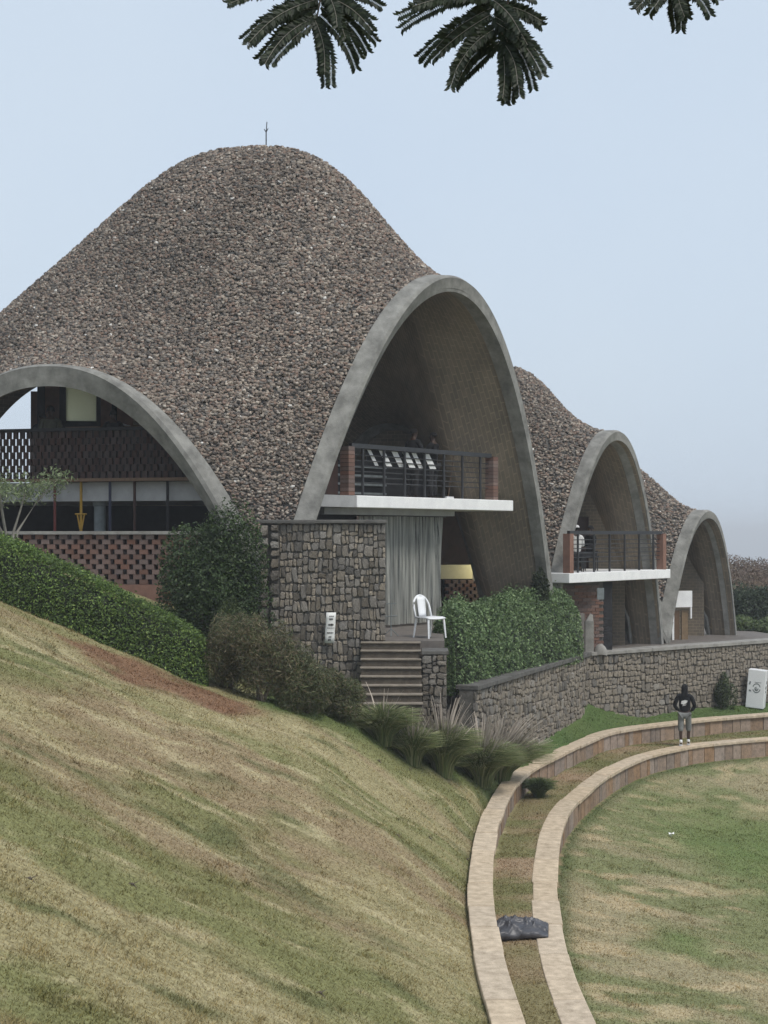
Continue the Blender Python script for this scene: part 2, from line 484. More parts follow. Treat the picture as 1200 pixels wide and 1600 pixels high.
def soilcol(X, Y, z=None):
    """turf colour: straw, green, bare brown, in streaks that run down the bank"""
    u, v = X * .93 + Y * .12, Y - X * .12
    v = v + (fbm(X * .45 + 3, Y * .45, 71, 3) - .5) * 1.5
    a = fbm(u * .38, v * 1.1, 31, 5); b = fbm(u * .22 + 7, v * .8 + 3, 47, 4); c = fbm(u * 1.2, v * 5.0, 53, 4); d = fbm(X * .5, Y * .5, 77, 3)
    straw, pale = (.28, .245, .135), (.385, .335, .205)
    green, brown, dgreen = (.15, .16, .064), (.235, .175, .11), (.095, .108, .045)
    col = lerp(straw, brown, sstep(.5, .68, b) * .75)
    col = lerp(col, green, sstep(.38, .66, a) * .8)
    col = lerp(col, pale, sstep(.58, .75, c) * .75)
    col = lerp(col, dgreen, sstep(.62, .78, fbm(u * .9 + 9, v * 2.4, 91, 4)) * .7)
    du = sdist(X, Y, UP); dl = sdist(X, Y, LOW)
    strip = (du > 0) & (dl < 0)
    col = np.where(strip[..., None], lerp(lerp((.2, .175, .09), (.29, .215, .14), sstep(.38, .64, d)), (.14, .15, .06), sstep(.5, .7, a) * .8), col)
    # greener pitch, green foot of the walls and hedge
    g = sstep(2.4, 6.0, dl + (d - .5) * 5.0)
    pitch = lerp((.11, .17, .05), (.2, .2, .085), sstep(.35, .62, fbm(X * .8, Y * .8, 63)))
    fld = lerp((.28, .245, .15), (.18, .19, .092), sstep(.38, .6, fbm(X * .5 + Y * .35, Y * .9 - X * .4, 65, 4)))
    fld = lerp(fld, (.42, .34, .215), sstep(.55, .72, fbm(X * 1.1 + Y * .7, Y * 2.2 - X * 1.2, 66, 4)) * .7)
    ov = np.exp(-(((X - 8.6) / 2.6) ** 2 + ((Y - 33.5) / 4.5) ** 2) ** 1.5) + .8 * np.exp(-(((X - 5.0) / .55) ** 2 + ((Y - 25.2) / .9) ** 2)) + .6 * np.exp(-(((X - 9) / 2.) ** 2 + ((Y - 24) / 3.) ** 2))
    fld = lerp(fld, lerp((.105, .155, .05), (.15, .18, .07), d), np.clip(ov * (.6 + 1.0 * fbm(X * 1.3, Y * 1.3, 68)), 0, 1) * .92)
    col = np.where((dl > 0)[..., None], fld, col)
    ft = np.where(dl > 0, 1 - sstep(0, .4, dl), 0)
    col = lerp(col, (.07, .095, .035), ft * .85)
    ben = np.where((du < 0) & (Y > 33.5) & (X > 2), 1.0, 0.0)
    col = lerp(col, lerp((.06, .1, .03), (.12, .13, .05), sstep(.4, .6, d)), ben * .85)
    hl = np.interp(X, [-7, -3.9, -2.5, -.5, .6, 1.7], [26.0, 26.6, 26.9, 27.5, 28.7, 30.5])
    col = lerp(col, (.07, .11, .035), sstep(-.9, -.1, Y - hl + (d - .5)) * np.where(X > -2.3, 1, 0) * np.where(du < -.2, 1, 0) * .8)
    # bare red soil below the clipped hedge
    q = ((X + 3.75) * .45 + (Y - 25.55) * .0) ** 2 + ((Y - 25.5 + (X + 3.75) * -.22) * .85) ** 2
    col = lerp(col, lerp((.15, .08, .05), (.22, .125, .08), fbm(X * 3, Y * 3, 33)), sstep(.9, .25, q + (fbm(X * 1.4, Y * 1.4, 35) - .5) * 1.6) * .9)
    return col

def axis_pts(lo, hi, step, far):
    core = np.arange(lo, hi + 1e-6, step)
    ext = np.cumsum(step * 1.35 ** np.arange(1, 40)); ext = ext[ext < far]
    return np.r_[(lo - ext)[::-1], core, hi + ext]
gx = axis_pts(-13, 19, .13, 9000); gy = axis_pts(-1, 53, .13, 9000)
GX, GY = np.meshgrid(gx, gy, indexing='ij')
GZ = height(GX, GY)
gc = soilcol(GX, GY)
outm = np.hypot(np.maximum(np.abs(GX - 3) - 16, 0), np.maximum(np.abs(GY - 26.5) - 27.5, 0))
gc = lerp(gc, (.09, .1, .05), sstep(5, 60, outm))
nx, ny = GX.shape
ii = (np.arange(nx - 1)[:, None] * ny + np.arange(ny - 1)[None]).ravel()
GF = np.c_[ii, ii + ny, ii + ny + 1, ii + 1]
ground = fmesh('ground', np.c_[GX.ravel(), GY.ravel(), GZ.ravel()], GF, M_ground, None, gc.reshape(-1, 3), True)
tag(ground, kind='structure')

def hz(x, y):
    return float(height(np.array([[x]]), np.array([[y]]))[0, 0])
def GH(x, y, d0=9.0, d1=60.0):
    """where the pixel's ray meets the ground"""
    D = np.linspace(d0, d1, 700)
    X = (x - 600) / FPX * D; Z = (HY - y) / FPX * D
    h = height(X[None], D[None])[0]
    k = np.argmax(Z <= h)
    return Vector((X[k], D[k], h[k]))

# grass blades over the banks and the pitch
def blades(n, xr, yr, hgt, seed):
    r = np.random.default_rng(seed)
    # denser near the lens
    y = yr[0] + (yr[1] - yr[0]) * r.random(n) ** 1.25
    x = r.uniform(-.275, .275, n) * y
    wide = r.random(n) < .26
    x = np.where(wide, np.sign(x) * r.uniform(.27, .5, n) * y, x)
    k = (x > xr[0]) & (x < xr[1]); x, y = x[k], y[k]
    du = sdist(x, y, UP); dl = sdist(x, y, LOW); bw = behind_wall(x, y)
    k = ~((du > -.38) & (du < .03)) & ~((dl > -.41) & (dl < .03)) & ~((bw < .1) & (y > 31.5) & (du < 0))
    hl = np.interp(x, [-9, -7, -3.9, -2.5, -.5, .6, 1.7, 2.2], [25.8, 26.2, 26.9, 27.4, 27.9, 29, 31, 32])
    k &= ~((du < -.4) & (x < 2.1) & (y > hl))
    x, y, du = x[k], y[k], du[k]
    z = height(x, y)
    c = soilcol(x, y)
    n = len(x)
    red = (c[:, 0] > c[:, 1] * 2.1)
    hh = hgt * r.uniform(.5, 1.5, n) * np.where(red, .25, 1) * (.7 + .9 * fbm(x * 1.5, y * 2.5, 101)) * (1 + 1.2 * sstep(.62, .75, fbm(x * 3.1, y * 3.1, 131, 3)))
    wd = r.uniform(.004, .008, n) * (.5 + y / 22)
    a = r.uniform(0, 2 * np.pi, n); ln = r.uniform(.2, 2.2, n) * hh; b = r.uniform(0, 2 * np.pi, n)
    P = np.c_[x, y, z - .01]
    s = np.c_[np.cos(a) * wd, np.sin(a) * wd, np.zeros(n)]
    tip = P + np.c_[np.cos(b) * ln, np.sin(b) * ln, hh + .01]
    V = np.stack([P - s, P + s, tip], 1).reshape(-1, 3)
    c = c * r.uniform(.75, 1.35, (n, 1)) * lerp((1, 1, 1), (1.15, 1.02, .8), r.random(n))
    return V, np.repeat(c, 3, 0)
bv, bc = blades(740000, (-13, 19), (9.5, 50), .017, 5)
gb = fmesh('grass', bv, np.arange(len(bv)).reshape(-1, 3), M_grass, None, bc)
tag(gb, 'short dry mown grass over the bank and the pitch', 'grass', kind='stuff')

# ------------------------------------------------------------------ kerbs
def kerb(name, Ln, Z, width, zbot, label):
    root = thing(name, (Ln[len(Ln) // 2][0], Ln[len(Ln) // 2][1], Z - .5), label, 'kerb', 'stepped stone kerbs of the seating terrace')
    T = np.gradient(Ln, axis=0); T /= np.linalg.norm(T, axis=1)[:, None]
    Nl = np.c_[-T[:, 1], T[:, 0]]
    def sweep(i0, i1, o0, o1, z0, z1, gap=0.0, jit=0.0):
        idx = np.arange(i0, i1 + 1); V, F = [], []
        for j, i in enumerate(idx):
            p = Ln[i].copy()
            if j == 0: p = p + T[i] * gap
            if j == len(idx) - 1: p = p - T[i] * gap
            a, b = p + Nl[i] * o0, p + Nl[i] * o1
            V += [(a[0], a[1], z0), (a[0], a[1], z1 + jit), (b[0], b[1], z1 + jit), (b[0], b[1], z0)]
        m = len(idx)
        for j in range(m - 1):
            for k in range(4):
                F.append((j * 4 + k, (j + 1) * 4 + k, (j + 1) * 4 + (k + 1) % 4, j * 4 + (k + 1) % 4))
        F += [(0, 1, 2, 3), ((m - 1) * 4 + 3, (m - 1) * 4 + 2, (m - 1) * 4 + 1, (m - 1) * 4)]
        return V, F
    n = len(Ln)
    fmesh('kerb_core', *sweep(0, n - 1, .07, width - .03, zbot - .3, Z - .09), M_mortar, root)
    i = 0
    while i < n - 8:
        L = random.randint(11, 20); j = min(i + L, n - 1)
        o = fmesh('coping_slab', *sweep(i, j, -.02 + random.uniform(-.012, .012), width + random.uniform(-.015, .015), Z - .085, Z, .004, random.uniform(-.008, .008)), M_kerb, root)
        b = o.modifiers.new('bevel', 'BEVEL'); b.width = .014; b.segments = 2; b.limit_method = 'ANGLE'
        i = j
    i = 0; cnt = 0
    while i < n - 4:
        L = random.randint(2, 5); j = min(i + L, n - 1)
        if Ln[i][1] > 12:
            fmesh('riser_block', *sweep(i, j, .02 + random.uniform(0, .025), .09, zbot - .25, Z - .088, .008), M_riser, root)
        i = j
    return root
kerb('stone_kerb', UP, Z_UP, .37, Z_STRIP, 'upper pale stone kerb step curving along the foot of the bank')
kerb('stone_kerb', LOW, Z_LOW, .40, -6.4, 'lower pale stone kerb step that the walking person stands on')
# ------------------------------------------------------------------ vaults
class Shell:
    def __init__(s, C1, C2, dL, dR, fl, Hf, Hl, Hr, Hpk, lean, leanl, kb, k, kl, t0r=1.0):
        s.C1, s.C2, s.dL, s.dR = [np.array(q, float) for q in (C1, C2, dL, dR)]
        s.fl, s.Hf, s.Hl, s.Hr, s.Hpk, s.lean, s.leanl, s.kb, s.k, s.kl, s.t0r = fl, Hf, Hl, Hr, Hpk, lean, leanl, kb, k, kl, t0r
        a = (s.C2 - s.C1); s.span = np.hypot(*a); a = a / s.span; s.a = a
        s.N = np.array([a[1], -a[0]])
        A = np.array([-s.dL[1], s.dL[0]]); A /= np.hypot(*A)
        s.A = A if A @ a > 0 else -A
        s.dep = np.hypot(*s.dL)
    def __call__(q, s, t):
        s, t = np.broadcast_arrays(np.asarray(s, float), np.asarray(t, float))
        e = lambda v: v[..., None]
        XY = q.C1 + (q.C2 - q.C1) * e((s + 1) / 2) + (q.dL * e((1 - s) / 2) + q.dR * e((1 + s) / 2)) * e((1 - t) / 2)
        bl = lambda u, p: np.clip(1 - np.clip((np.sqrt(u * u + .001) - .0316) / .9689, 0, 1) ** p[0], 0, 1) ** p[1]
        bs, bt = bl(s, q.kb[0]), np.where(t > 0, bl(t, q.kb[-1]), bl(t, q.kb[1]))
        Fr = q.Hf * (1 - np.abs(s) ** q.k)
        Lf = np.where(s < 0, q.Hl * (1 - np.abs(t) ** q.kl), q.Hr * np.clip(1 - np.abs(t / q.t0r) ** q.kl, 0, 1))
        z = Fr * (1 - bt) + Lf * (1 - bs) + q.Hpk * bs * bt
        XY = XY + q.N * e(q.lean * np.sign(t) * np.abs(t) ** 4 * (1 - s * s)) + q.A * e(q.leanl * np.sign(s) * np.abs(s) ** 4 * (1 - t * t))
        return np.concatenate([XY, e(q.fl + z)], -1)
    def nrm(q, s, t, h=2e-3):
        s, t = np.broadcast_arrays(np.asarray(s, float), np.asarray(t, float))
        a = q(np.minimum(s + h, 1), t) - q(np.maximum(s - h, -1), t); b = q(s, np.minimum(t + h, 1)) - q(s, np.maximum(t - h, -1))
        n = np.cross(a, b); n /= np.linalg.norm(n, axis=-1, keepdims=True) + 1e-9
        return np.where(n[..., 2:] < 0, -n, n)

def gridF(n, m, off=0, flip=False):
    i = (np.arange(n - 1)[:, None] * m + np.arange(m - 1)[None]).ravel() + off
    F = np.c_[i, i + m, i + m + 1, i + 1]
    return F[:, ::-1] if flip else F

def build_vault(q, root, tile_n, chip, wf, wl, seed, bf=.3, bl_=.25, infill=None):
    n = 90
    g = np.sin(np.linspace(-np.pi / 2, np.pi / 2, n))
    g = .55 * g + .45 * np.linspace(-1, 1, n)
    s, t = np.meshgrid(g, g, indexing='ij')
    P = q(s, t); Nn = q.nrm(s, t)
    th = .22
    top = P - Nn * .03; bot = P - Nn * th
    uv = np.stack([s * q.span / 2 * 1.5, t * q.dep / 2 * 1.5], -1).reshape(-1, 2)
    sh = fmesh('shell', top.reshape(-1, 3), gridF(n, n), M_coping, root, smooth=True)
    fmesh('soffit', bot.reshape(-1, 3), gridF(n, n, 0, True), M_soffit, root, smooth=True, uv=uv)
    # concrete edge beams of the four arches
    ds, dt = 2 * bl_ / q.span, 2 * bf / q.dep
    for edge in ('front', 'left', 'right', 'back'):
        w = wf if edge in ('front', 'back') else wl
        bd = bf if edge in ('front', 'back') else bl_
        m = 110
        u = np.linspace(-1, 1, m); u = .5 * np.sin(u * np.pi / 2) + .5 * u
        if edge == 'right' and q.t0r < 1: u = np.clip(u, -q.t0r, q.t0r); u = np.unique(u); m = len(u)
        f = {'front': lambda u, d: q(u, 1 - d * dt), 'back': lambda u, d: q(u, -1 + d * dt), 'left': lambda u, d: q(-1 + d * ds, u), 'right': lambda u, d: q(1 - d * ds, u)}[edge]
        E, I = f(u, 0.), f(u, 1.)
        T = np.gradient(E, axis=0); T /= np.linalg.norm(T, axis=1)[:, None]
        inw = I - E
        inw -= T * (inw * T).sum(1)[:, None]; inw /= np.linalg.norm(inw, axis=1)[:, None] + 1e-9
        N = np.cross(T, inw); N /= np.linalg.norm(N, axis=1)[:, None] + 1e-9
        c = P[n // 2, n // 2].copy(); c[2] = q.fl
        flip = ((E - c) * N).sum(1) < 0
        N[flip] *= -1
        J = E + inw * bd
        lift = .05
        sec = [E + N * .03 - inw * .03, E + N * .075 + inw * .05, J + N * lift + (I - J) * .8, J - N * (th + .04) + (I - J) * .8, E - N * w + inw * .08, E - N * w - inw * .03]
        K = len(sec)
        V = np.stack(sec, 1).reshape(-1, 3)
        F = [(j * K + k, (j + 1) * K + k, (j + 1) * K + (k + 1) % K, j * K + (k + 1) % K) for j in range(m - 1) for k in range(K)]
        F += [tuple(range(K)), tuple(range((m - 1) * K + K - 1, (m - 1) * K - 1, -1))]
        fmesh('edge_beam', V, F, M_conc, root)
    if infill:
        u = np.linspace(infill[0], infill[1], 40)
        E = q(u, -1 + (.25 if q is Q1 else 1.5) / q.dep); E = E - np.array([0, 0, .12])
        base = E.copy(); base[:, 2] = q.fl
        W_ = np.stack([base, E], 1).reshape(-1, 3)
        uvw = np.stack([np.repeat(u * q.span / 2 * 1.5, 2), W_[:, 2] * 1.5], -1)
        fmesh('back_wall', W_, gridF(40, 2), M_soffit, root, uv=uvw)
    if q is Q1:
        u = np.linspace(-.85, .17, 40)
        E = q(u, -1 + .25 / q.dep) - np.array([0, 0, .12])
        base = E.copy(); base[:, 2] = np.minimum(np.maximum(4.1 - 8.3 * (u - .1) ** 2, q.fl), E[:, 2] - .02)
        W_ = np.stack([base, E], 1).reshape(-1, 3)
        fmesh('spandrel_wall', W_, gridF(40, 2), M_soffit, root, uv=np.stack([W_[:, 0] * 1.5, W_[:, 2] * 1.5], -1))
    if True:
        zl = .61 if q is Q1 else q.fl
        u = np.linspace(-q.t0r + .01, q.t0r - .01, 50)
        E = q(1 - (.2 if q is Q1 else 1.5) / q.span, u) - np.array([0, 0, .1]); E = E[E[:, 2] > zl + .01]
        base = E.copy(); base[:, 2] = zl
        W_ = np.stack([base, E], 1).reshape(-1, 3)
        fmesh('end_wall', W_, gridF(len(E), 2), M_soffit, root, uv=np.stack([W_[:, 0] * 1.5, W_[:, 2] * 1.5], -1))
    # broken tile chips laid over the shell
    r = np.random.default_rng(seed)
    S = r.uniform(-1, 1, tile_n * 4); Tt = r.uniform(-1, 1, tile_n * 4)
    h = 1e-3
    pa = q(np.clip(S + h, -1, 1), Tt) - q(np.clip(S - h, -1, 1), Tt); pb = q(S, np.clip(Tt + h, -1, 1)) - q(S, np.clip(Tt - h, -1, 1))
    ar = np.linalg.norm(np.cross(pa, pb), axis=1)
    k = r.random(len(S)) < ar / np.quantile(ar, .97)
    k &= (np.abs(S) < 1 - ds * .97) & (np.abs(Tt) < 1 - dt * .97)
    S, Tt = S[k][:tile_n], Tt[k][:tile_n]
    P = q(S, Tt); Nn = q.nrm(S, Tt)
    # gather into loose courses: snap heights a little
    up = np.array([0, 0, 1.0]) - Nn * Nn[:, 2:]
    up /= np.linalg.norm(up, axis=1)[:, None] + 1e-6
    sd = np.cross(up, Nn)
    m = len(P)
    ang = r.normal(0, .4, m)
    ca, sa = np.cos(ang)[:, None], np.sin(ang)[:, None]
    e1 = sd * ca + up * sa; e2 = up * ca - sd * sa
    tilt = r.normal(.5, .32, m)[:, None]
    e2 = e2 * np.cos(tilt) - Nn * np.sin(tilt)
    n2 = np.cross(e1, e2); n2 *= np.sign((n2 * Nn).sum(1))[:, None]
    w = (chip * r.uniform(.55, 1.35, m))[:, None]; hh = (chip * .5 * r.uniform(.55, 1.3, m))[:, None]; tk = r.uniform(.006, .016, m)[:, None]
    C = P + Nn * (r.random(m) ** 2 * .055)[:, None]
    V = np.empty((m, 8, 3))
    for i, (a, b) in enumerate(((-1, -1), (1, -1), (1, 1), (-1, 1))):
        ja = a * r.uniform(.55, 1.1, m)[:, None]; jb = b * r.uniform(.55, 1.1, m)[:, None]
        base = C + e1 * w * .5 * ja + e2 * hh * .5 * jb
        V[:, i] = base + n2 * tk; V[:, i + 4] = base - n2 * .03
    fc = np.array([(0, 1, 2, 3), (0, 4, 5, 1), (1, 5, 6, 2), (2, 6, 7, 3), (3, 7, 4, 0)])
    F = (np.arange(m)[:, None, None] * 8 + fc[None]).reshape(-1, 4)
    pal = np.array([(.215, .17, .142), (.175, .145, .125), (.30, .25, .21), (.105, .088, .08), (.23, .165, .135), (.155, .14, .13), (.38, .33, .285), (.085, .072, .067), (.19, .13, .105)])
    pr = np.array([.19, .18, .16, .1, .11, .14, .06, .04, .04])
    c = pal[r.choice(len(pal), m, p=pr / pr.sum())] * r.uniform(.82, 1.2, (m, 1))
    big = fbm(S * q.span * .35 + 9, Tt * q.dep * .35, 7, 3)
    c = c * (.66 + .66 * big)[:, None]
    c = c * np.array([.98, 1.0, .985])
    wh = r.random(m) < .0035
    c[wh] = (.68, .66, .62)
    o = fmesh('roof_tiles', V.reshape(-1, 3), F, M_tile, root, np.repeat(c, 8, 0))
    tag(o, kind='stuff')

def dirv(az, L):
    a = math.radians(az); return np.array([math.sin(a), math.cos(a)]) * L
Q1 = Shell((-2.21, 31), (4.6, 39.75), dirv(-75.1, 10.37), dirv(-71.5, 9.32), -2.3, 8.33, 5.9, 5.6, 11.857, .65, .42, ((1.557, 1.872), (2.358, 1.977), (3.032, 2.162)), 2.04, 2.25, .66)
Q2 = Shell((4.507, 40.6), (8.654, 45.91), dirv(-75, 6.45), dirv(-75, 6.45), -3.45, 6.41, 4.5, 4.5, 8.48, .29, .29, ((3.147, .853), (1.503, 2.13)), 2.05, 2.2, .75)
Q3 = Shell((8.846, 46.126), (11.915, 50.05), dirv(-75, 5.84), dirv(-75, 5.84), -3.45, 4.17, 3.0, 3.0, 5.88, .19, .19, ((2.66, 1.286), (1.68, 2.32)), 2.13, 2.2, .75)
AX = np.array([math.sin(math.radians(37.9)), math.cos(math.radians(37.9))])

pav1 = thing('vaulted_pavilion', (-.5, 36, FL1), 'largest domed vault of the pavilion, broken-tile roof with tall front arch and wide side arch', 'pavilion', 'parabolic vaults of the cricket pavilion')
pav2 = thing('vaulted_pavilion', (5.5, 44, FL2), 'middle-sized tiled vault with a railed white balcony under its arch', 'pavilion', 'parabolic vaults of the cricket pavilion')
pav3 = thing('vaulted_pavilion', (9.5, 49, FL2), 'smallest and farthest tiled vault with a plain arch and white door panel', 'pavilion', 'parabolic vaults of the cricket pavilion')
build_vault(Q1, pav1, 112000, .085, .3, .4, 1, .28, .22, infill=(.17, .97))
build_vault(Q2, pav2, 24000, .088, .22, .26, 2, .3, .25, (-.97, .97))
build_vault(Q3, pav3, 12000, .092, .2, .24, 3, .32, .25, (-.97, .97))

# lightning rod on the crown
cr = Q1(np.array(0.), np.array(.128))
multi('lightning_rod', [tube([cr + np.array([0, 0, -.1]), cr + np.array([.0, 0, .45])], .016, 6), tube([cr + np.array([0, 0, .4]), cr + np.array([.02, 0, .66])], .012, 5), tube([cr + np.array([0, 0, .4]), cr + np.array([.05, 0, .5])], .01, 5), tube([cr + np.array([0, 0, .4]), cr + np.array([-.05, 0, .48])], .01, 5)], M_darkmetal, pav1)

# floors (setting)
def slab_poly(name, pts, z0, z1, m, parent=None):
    n = len(pts)
    V = [(x, y, z0) for x, y in pts] + [(x, y, z1) for x, y in pts]
    F = [tuple(range(n - 1, -1, -1)), tuple(range(n, 2 * n))] + [(i, (i + 1) % n, n + (i + 1) % n, n + i) for i in range(n)]
    return fmesh(name, V, F, m, parent)
tag(slab_poly('terrace_floor', [(-.6, 30.6), (1.25, 30.6), (1.32, 33.0), (2.1, 34.4), (4.4, 38.9), (5.6, 41.3), (-2, 46), (-14, 36.6), (-13.4, 33.2), (-2.6, 30.6)], -4.2, FL1, M_floor), kind='structure')
tag(slab_poly('terrace_floor', [(2.02, 33.1), (5.5, 41.75), (12.0, 46.9), (13.6, 48.3), (12.8, 53), (2, 58), (-1, 46.2), (5.45, 41.7), (1.7, 33.2)], -5.6, FL2, M_floor), kind='structure')

# ---- vault 1, pitch side balcony
F1 = frame((-2.21, 31, 0), AX)      # x along the facade, -y towards the pitch
def brick_mesh():
    me = bpy.data.meshes.new('brick')
    V = boxv(-.5, .5, -.5, .5, -.5, .5); b = .06
    me.from_pydata(V, [], BOXF); me.update()
    return me
BR = {}
def brick(M_, sx, sy, sz, parent, m):
    if m.name not in BR:
        BR[m.name] = brick_mesh(); BR[m.name].materials.append(m)
    return inst('brick', BR[m.name], M_ @ Matrix.Diagonal((sx, sy, sz, 1)), parent)

def railing(root, fr, x0, x1, y, zf, h, nposts, bars, thick):
    r = fbox('railing', fr, x0 - .05, x1 + .05, y - thick, y + thick, zf + h - .1, zf + h, M_darkmetal, root)
    for i in range(nposts):
        x = x0 + (x1 - x0) * (i + .5) / nposts
        multi('post', [tube([fr @ Vector((x, y, zf - .02)), fr @ Vector((x, y, zf + h - .1))], .032, 8)], M_darkmetal, r)
    for k in range(bars):
        z = zf + .3 + (h - .55) * k / max(bars - 1, 1)
        multi('rail_bar', [tube([fr @ Vector((x0, y + .03, z)), fr @ Vector((x1, y + .03, z))], .014, 6)], M_darkmetal, r)
    return r
ZB1 = .87
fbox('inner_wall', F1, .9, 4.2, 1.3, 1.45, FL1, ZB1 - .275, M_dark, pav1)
fbox('balcony_slab', F1, 2.5, 8.87, -.1, 3.4, ZB1 - .27, ZB1, M_white, pav1, .015)
fbox('slab_return', F1, 1.3, 2.497, -.06, 3.2, ZB1 - .265, ZB1 - .004, M_greyshadepaint, pav1)
fbox('floor_beam', F1, 1.9, 6.9, .35, .6, ZB1 - .42, ZB1 - .272, M_greyshadepaint, pav1)
railing(pav1, F1, 2.55, 8.05, .1, ZB1, 1.17, 7, 6, .05)
for x in (2.42, 8.2):
    p = fbox('brick_pier', F1, x - .1, x + .1, .0, .24, ZB1, ZB1 + 1.1, M_brickdark, pav1)
    for k in range(12):
        brick(F1 @ Matrix.Translation((x, .118, ZB1 + .045 + k * .091)), .215, .25, .08, p, M_brick)
fbox('side_panel', F1, 1.75, 2.31, .3, .36, ZB1 + .005, ZB1 + 1.1, M_brickdark, pav1)
# bar counter and shelves under the big arch
cnt = fbox('bar_counter', F1, 2.8, 8.3, 2.2, 2.6, ZB1 + .002, ZB1 + .95, M_dark, pav1)
for k in range(4):
    fbox('shelf', F1, 2.9, 6.4, 2.1, 2.19, ZB1 + .12 + k * .22, ZB1 + .17 + k * .22, M_greyblue, cnt)

# ---- vault 1 right interior screen below the balcony
Fs = frame(W(690, 900, 42.5), (1, .12))
fbox('passage_wall', frame((2.0, 43.4, 0), (1, .1)), -3.2, 2.6, 0, .15, FL1, 3.2, M_brickdark, pav1)
fbox('lintel_beam', frame((1.62, 42.2, 0), (1, .1)), 0, 1.95, 0, .3, -1.27, -.87, M_glowbeam, pav1)
hs = fbox('screen_wall', frame((1.7, 42.0, 0), (1, .1)), 0, 1.5, .22, .3, FL1, -1.28, M_dark, pav1)
for r_ in range(9):
    for c_ in range(7):
        brick(frame((1.7, 42.0, 0), (1, .1)) @ Matrix.Translation((.12 + c_ * .22 + (.11 if r_ % 2 else 0), .11, FL1 + .05 + r_ * .1)), .15, .2, .094, hs, M_brick)

# ---- vault 1 side arch: floor, perforated parapet, columns, screen wall
FLd = dirv(-75.1, 1.0)
FLf = frame((-2.21 - FLd[0] * 0, 31 - FLd[1] * 0, 0), (-FLd[0], -FLd[1]))   # +x back towards the corner, so along the arch x is negative
fl = fbox('floor_slab', FLf, -10.0, -1.6, .75, 5.4, .74, 1.16, M_greyshadepaint, pav1)  # white slab coloured grey, the shade of the bay painted in
pp = fbox('parapet', FLf, -9.6, -1.7, .5, .66, 1.17, 1.24, M_wood, pav1)
tp = fbox('parapet_rail', FLf, -9.6, -2.3, .48, .68, 2.29, 2.36, M_dark, pav1)
for c_ in range(33):
    for r_ in range(7):
        x = -1.8 - c_ * .165 - (.08 if r_ % 2 else 0)
        if x > -1.75 - r_ * .085: continue
        brick(FLf @ Matrix.Translation((x, .58, 1.24 + .075 + r_ * .15)), .108, .05, .149, pp, M_brickdark)
fbox('parapet_pier', FLf, -9.6, -7.35, .52, .64, 1.241, 2.289, M_brickdark, pav1)
for px, m in ((86, M_red), (127, M_yellow), (172, M_navy), (211, M_brickdark), (262, M_dark)):
    Lx = None
    u = (px - 600) / FPX
    # walk along the arch line, half a metre inside it
    for k in range(1000):
        p = FLf @ Vector((-k * .01, .62, 0))
        if p.x / p.y <= u: break
    base = Vector((p.x, p.y, FL1)); topz = 1.172
    mm = multi('painted_post', [tube([base, Vector((p.x, p.y, topz))], .032, 8)], m, pav1)
    if m is M_yellow:
        multi('brace', [tube([Vector((p.x - .13, p.y - .02, .45)), Vector((p.x + .13, p.y - .02, .45))], .02, 6),
                        tube([Vector((p.x - .08, p.y - .02, .45)), Vector((p.x - .02, p.y - .02, .12))], .018, 6),
                        tube([Vector((p.x + .08, p.y - .02, .45)), Vector((p.x + .02, p.y - .02, .12))], .018, 6)], m, mm)
p = W(156, 800, 33.2)
multi('column', [tube([Vector((p.x, p.y, FL1)), Vector((p.x, p.y, .62)), Vector((p.x, p.y, .66)), Vector((p.x, p.y, .739))], [.13, .13, .16, .16], 14)], M_greyblue, pav1)
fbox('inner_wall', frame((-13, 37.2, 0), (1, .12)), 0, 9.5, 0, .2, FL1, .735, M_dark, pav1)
# honeycomb brick screen wall in front of the arch
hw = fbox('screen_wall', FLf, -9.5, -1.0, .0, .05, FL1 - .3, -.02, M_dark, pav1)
fbox('wall_coping', FLf, -9.5, -1.0, -.2, .16, .0, .07, M_copinglight, pav1)
for r_ in range(10):
    for c_ in range(24):
        brick(FLf @ Matrix.Translation((-1.4 - c_ * .29 - (.145 if r_ % 2 else 0), -.075, -.055 - r_ * .107)), .19, .145, .1, hw, M_brick)
fbox('wall_base', FLf, -9.5, -1.0, -.15, -.003, FL1 - .3, -1.075, M_brickwall, pav1)
# upper room wall with the pale window, behind the parapet
Fu = frame(W(48, 640, 37.2), (1, .1)); Fu[2][3] = 0
def ux(px): return (px - 48) / FPX * 37.2
for a, b, z0, z1, m, nm in ((48, 58, 1.16, 3.6, M_brickwall, 'brick_pier'), (58, 70, 1.16, 3.9, M_dark, 'opening_panel'), (70, 92, 1.16, 4.0, M_brickwall, 'brick_pier'), (92, 102, 1.16, 4.0, M_dark, 'window_post'),  # the dark sheet beside the first pier stands in for a shaded opening
                            (149, 156, 1.16, 3.9, M_dark, 'window_post'), (156, 173, 1.16, 3.7, M_brickwall, 'brick_pier'), (173, 181, 1.16, 3.5, M_dark, 'window_post'), (181, 205, 1.16, 3.2, M_brickwall, 'brick_pier'), (102, 149, 1.16, 2.86, M_dark, 'window_apron'), (102, 149, 3.78, 3.95, M_dark, 'window_head')):
    fbox(nm, Fu, ux(a), ux(b), 0, .18 if m is M_brickwall else .12, z0, z1, m, pav1)
fbox('window_pane', Fu, ux(102), ux(149), .05, .07, 2.86, 3.78, M_pane, pav1)
# counter on the side balcony
ct = fbox('counter', FLf, -5.6, -2.7, 1.5, 2.0, 1.165, 2.42, M_dark, pav1)
fbox('counter_top', FLf, -5.65, -2.65, 1.45, 2.05, 2.421, 2.46, M_wood, ct)

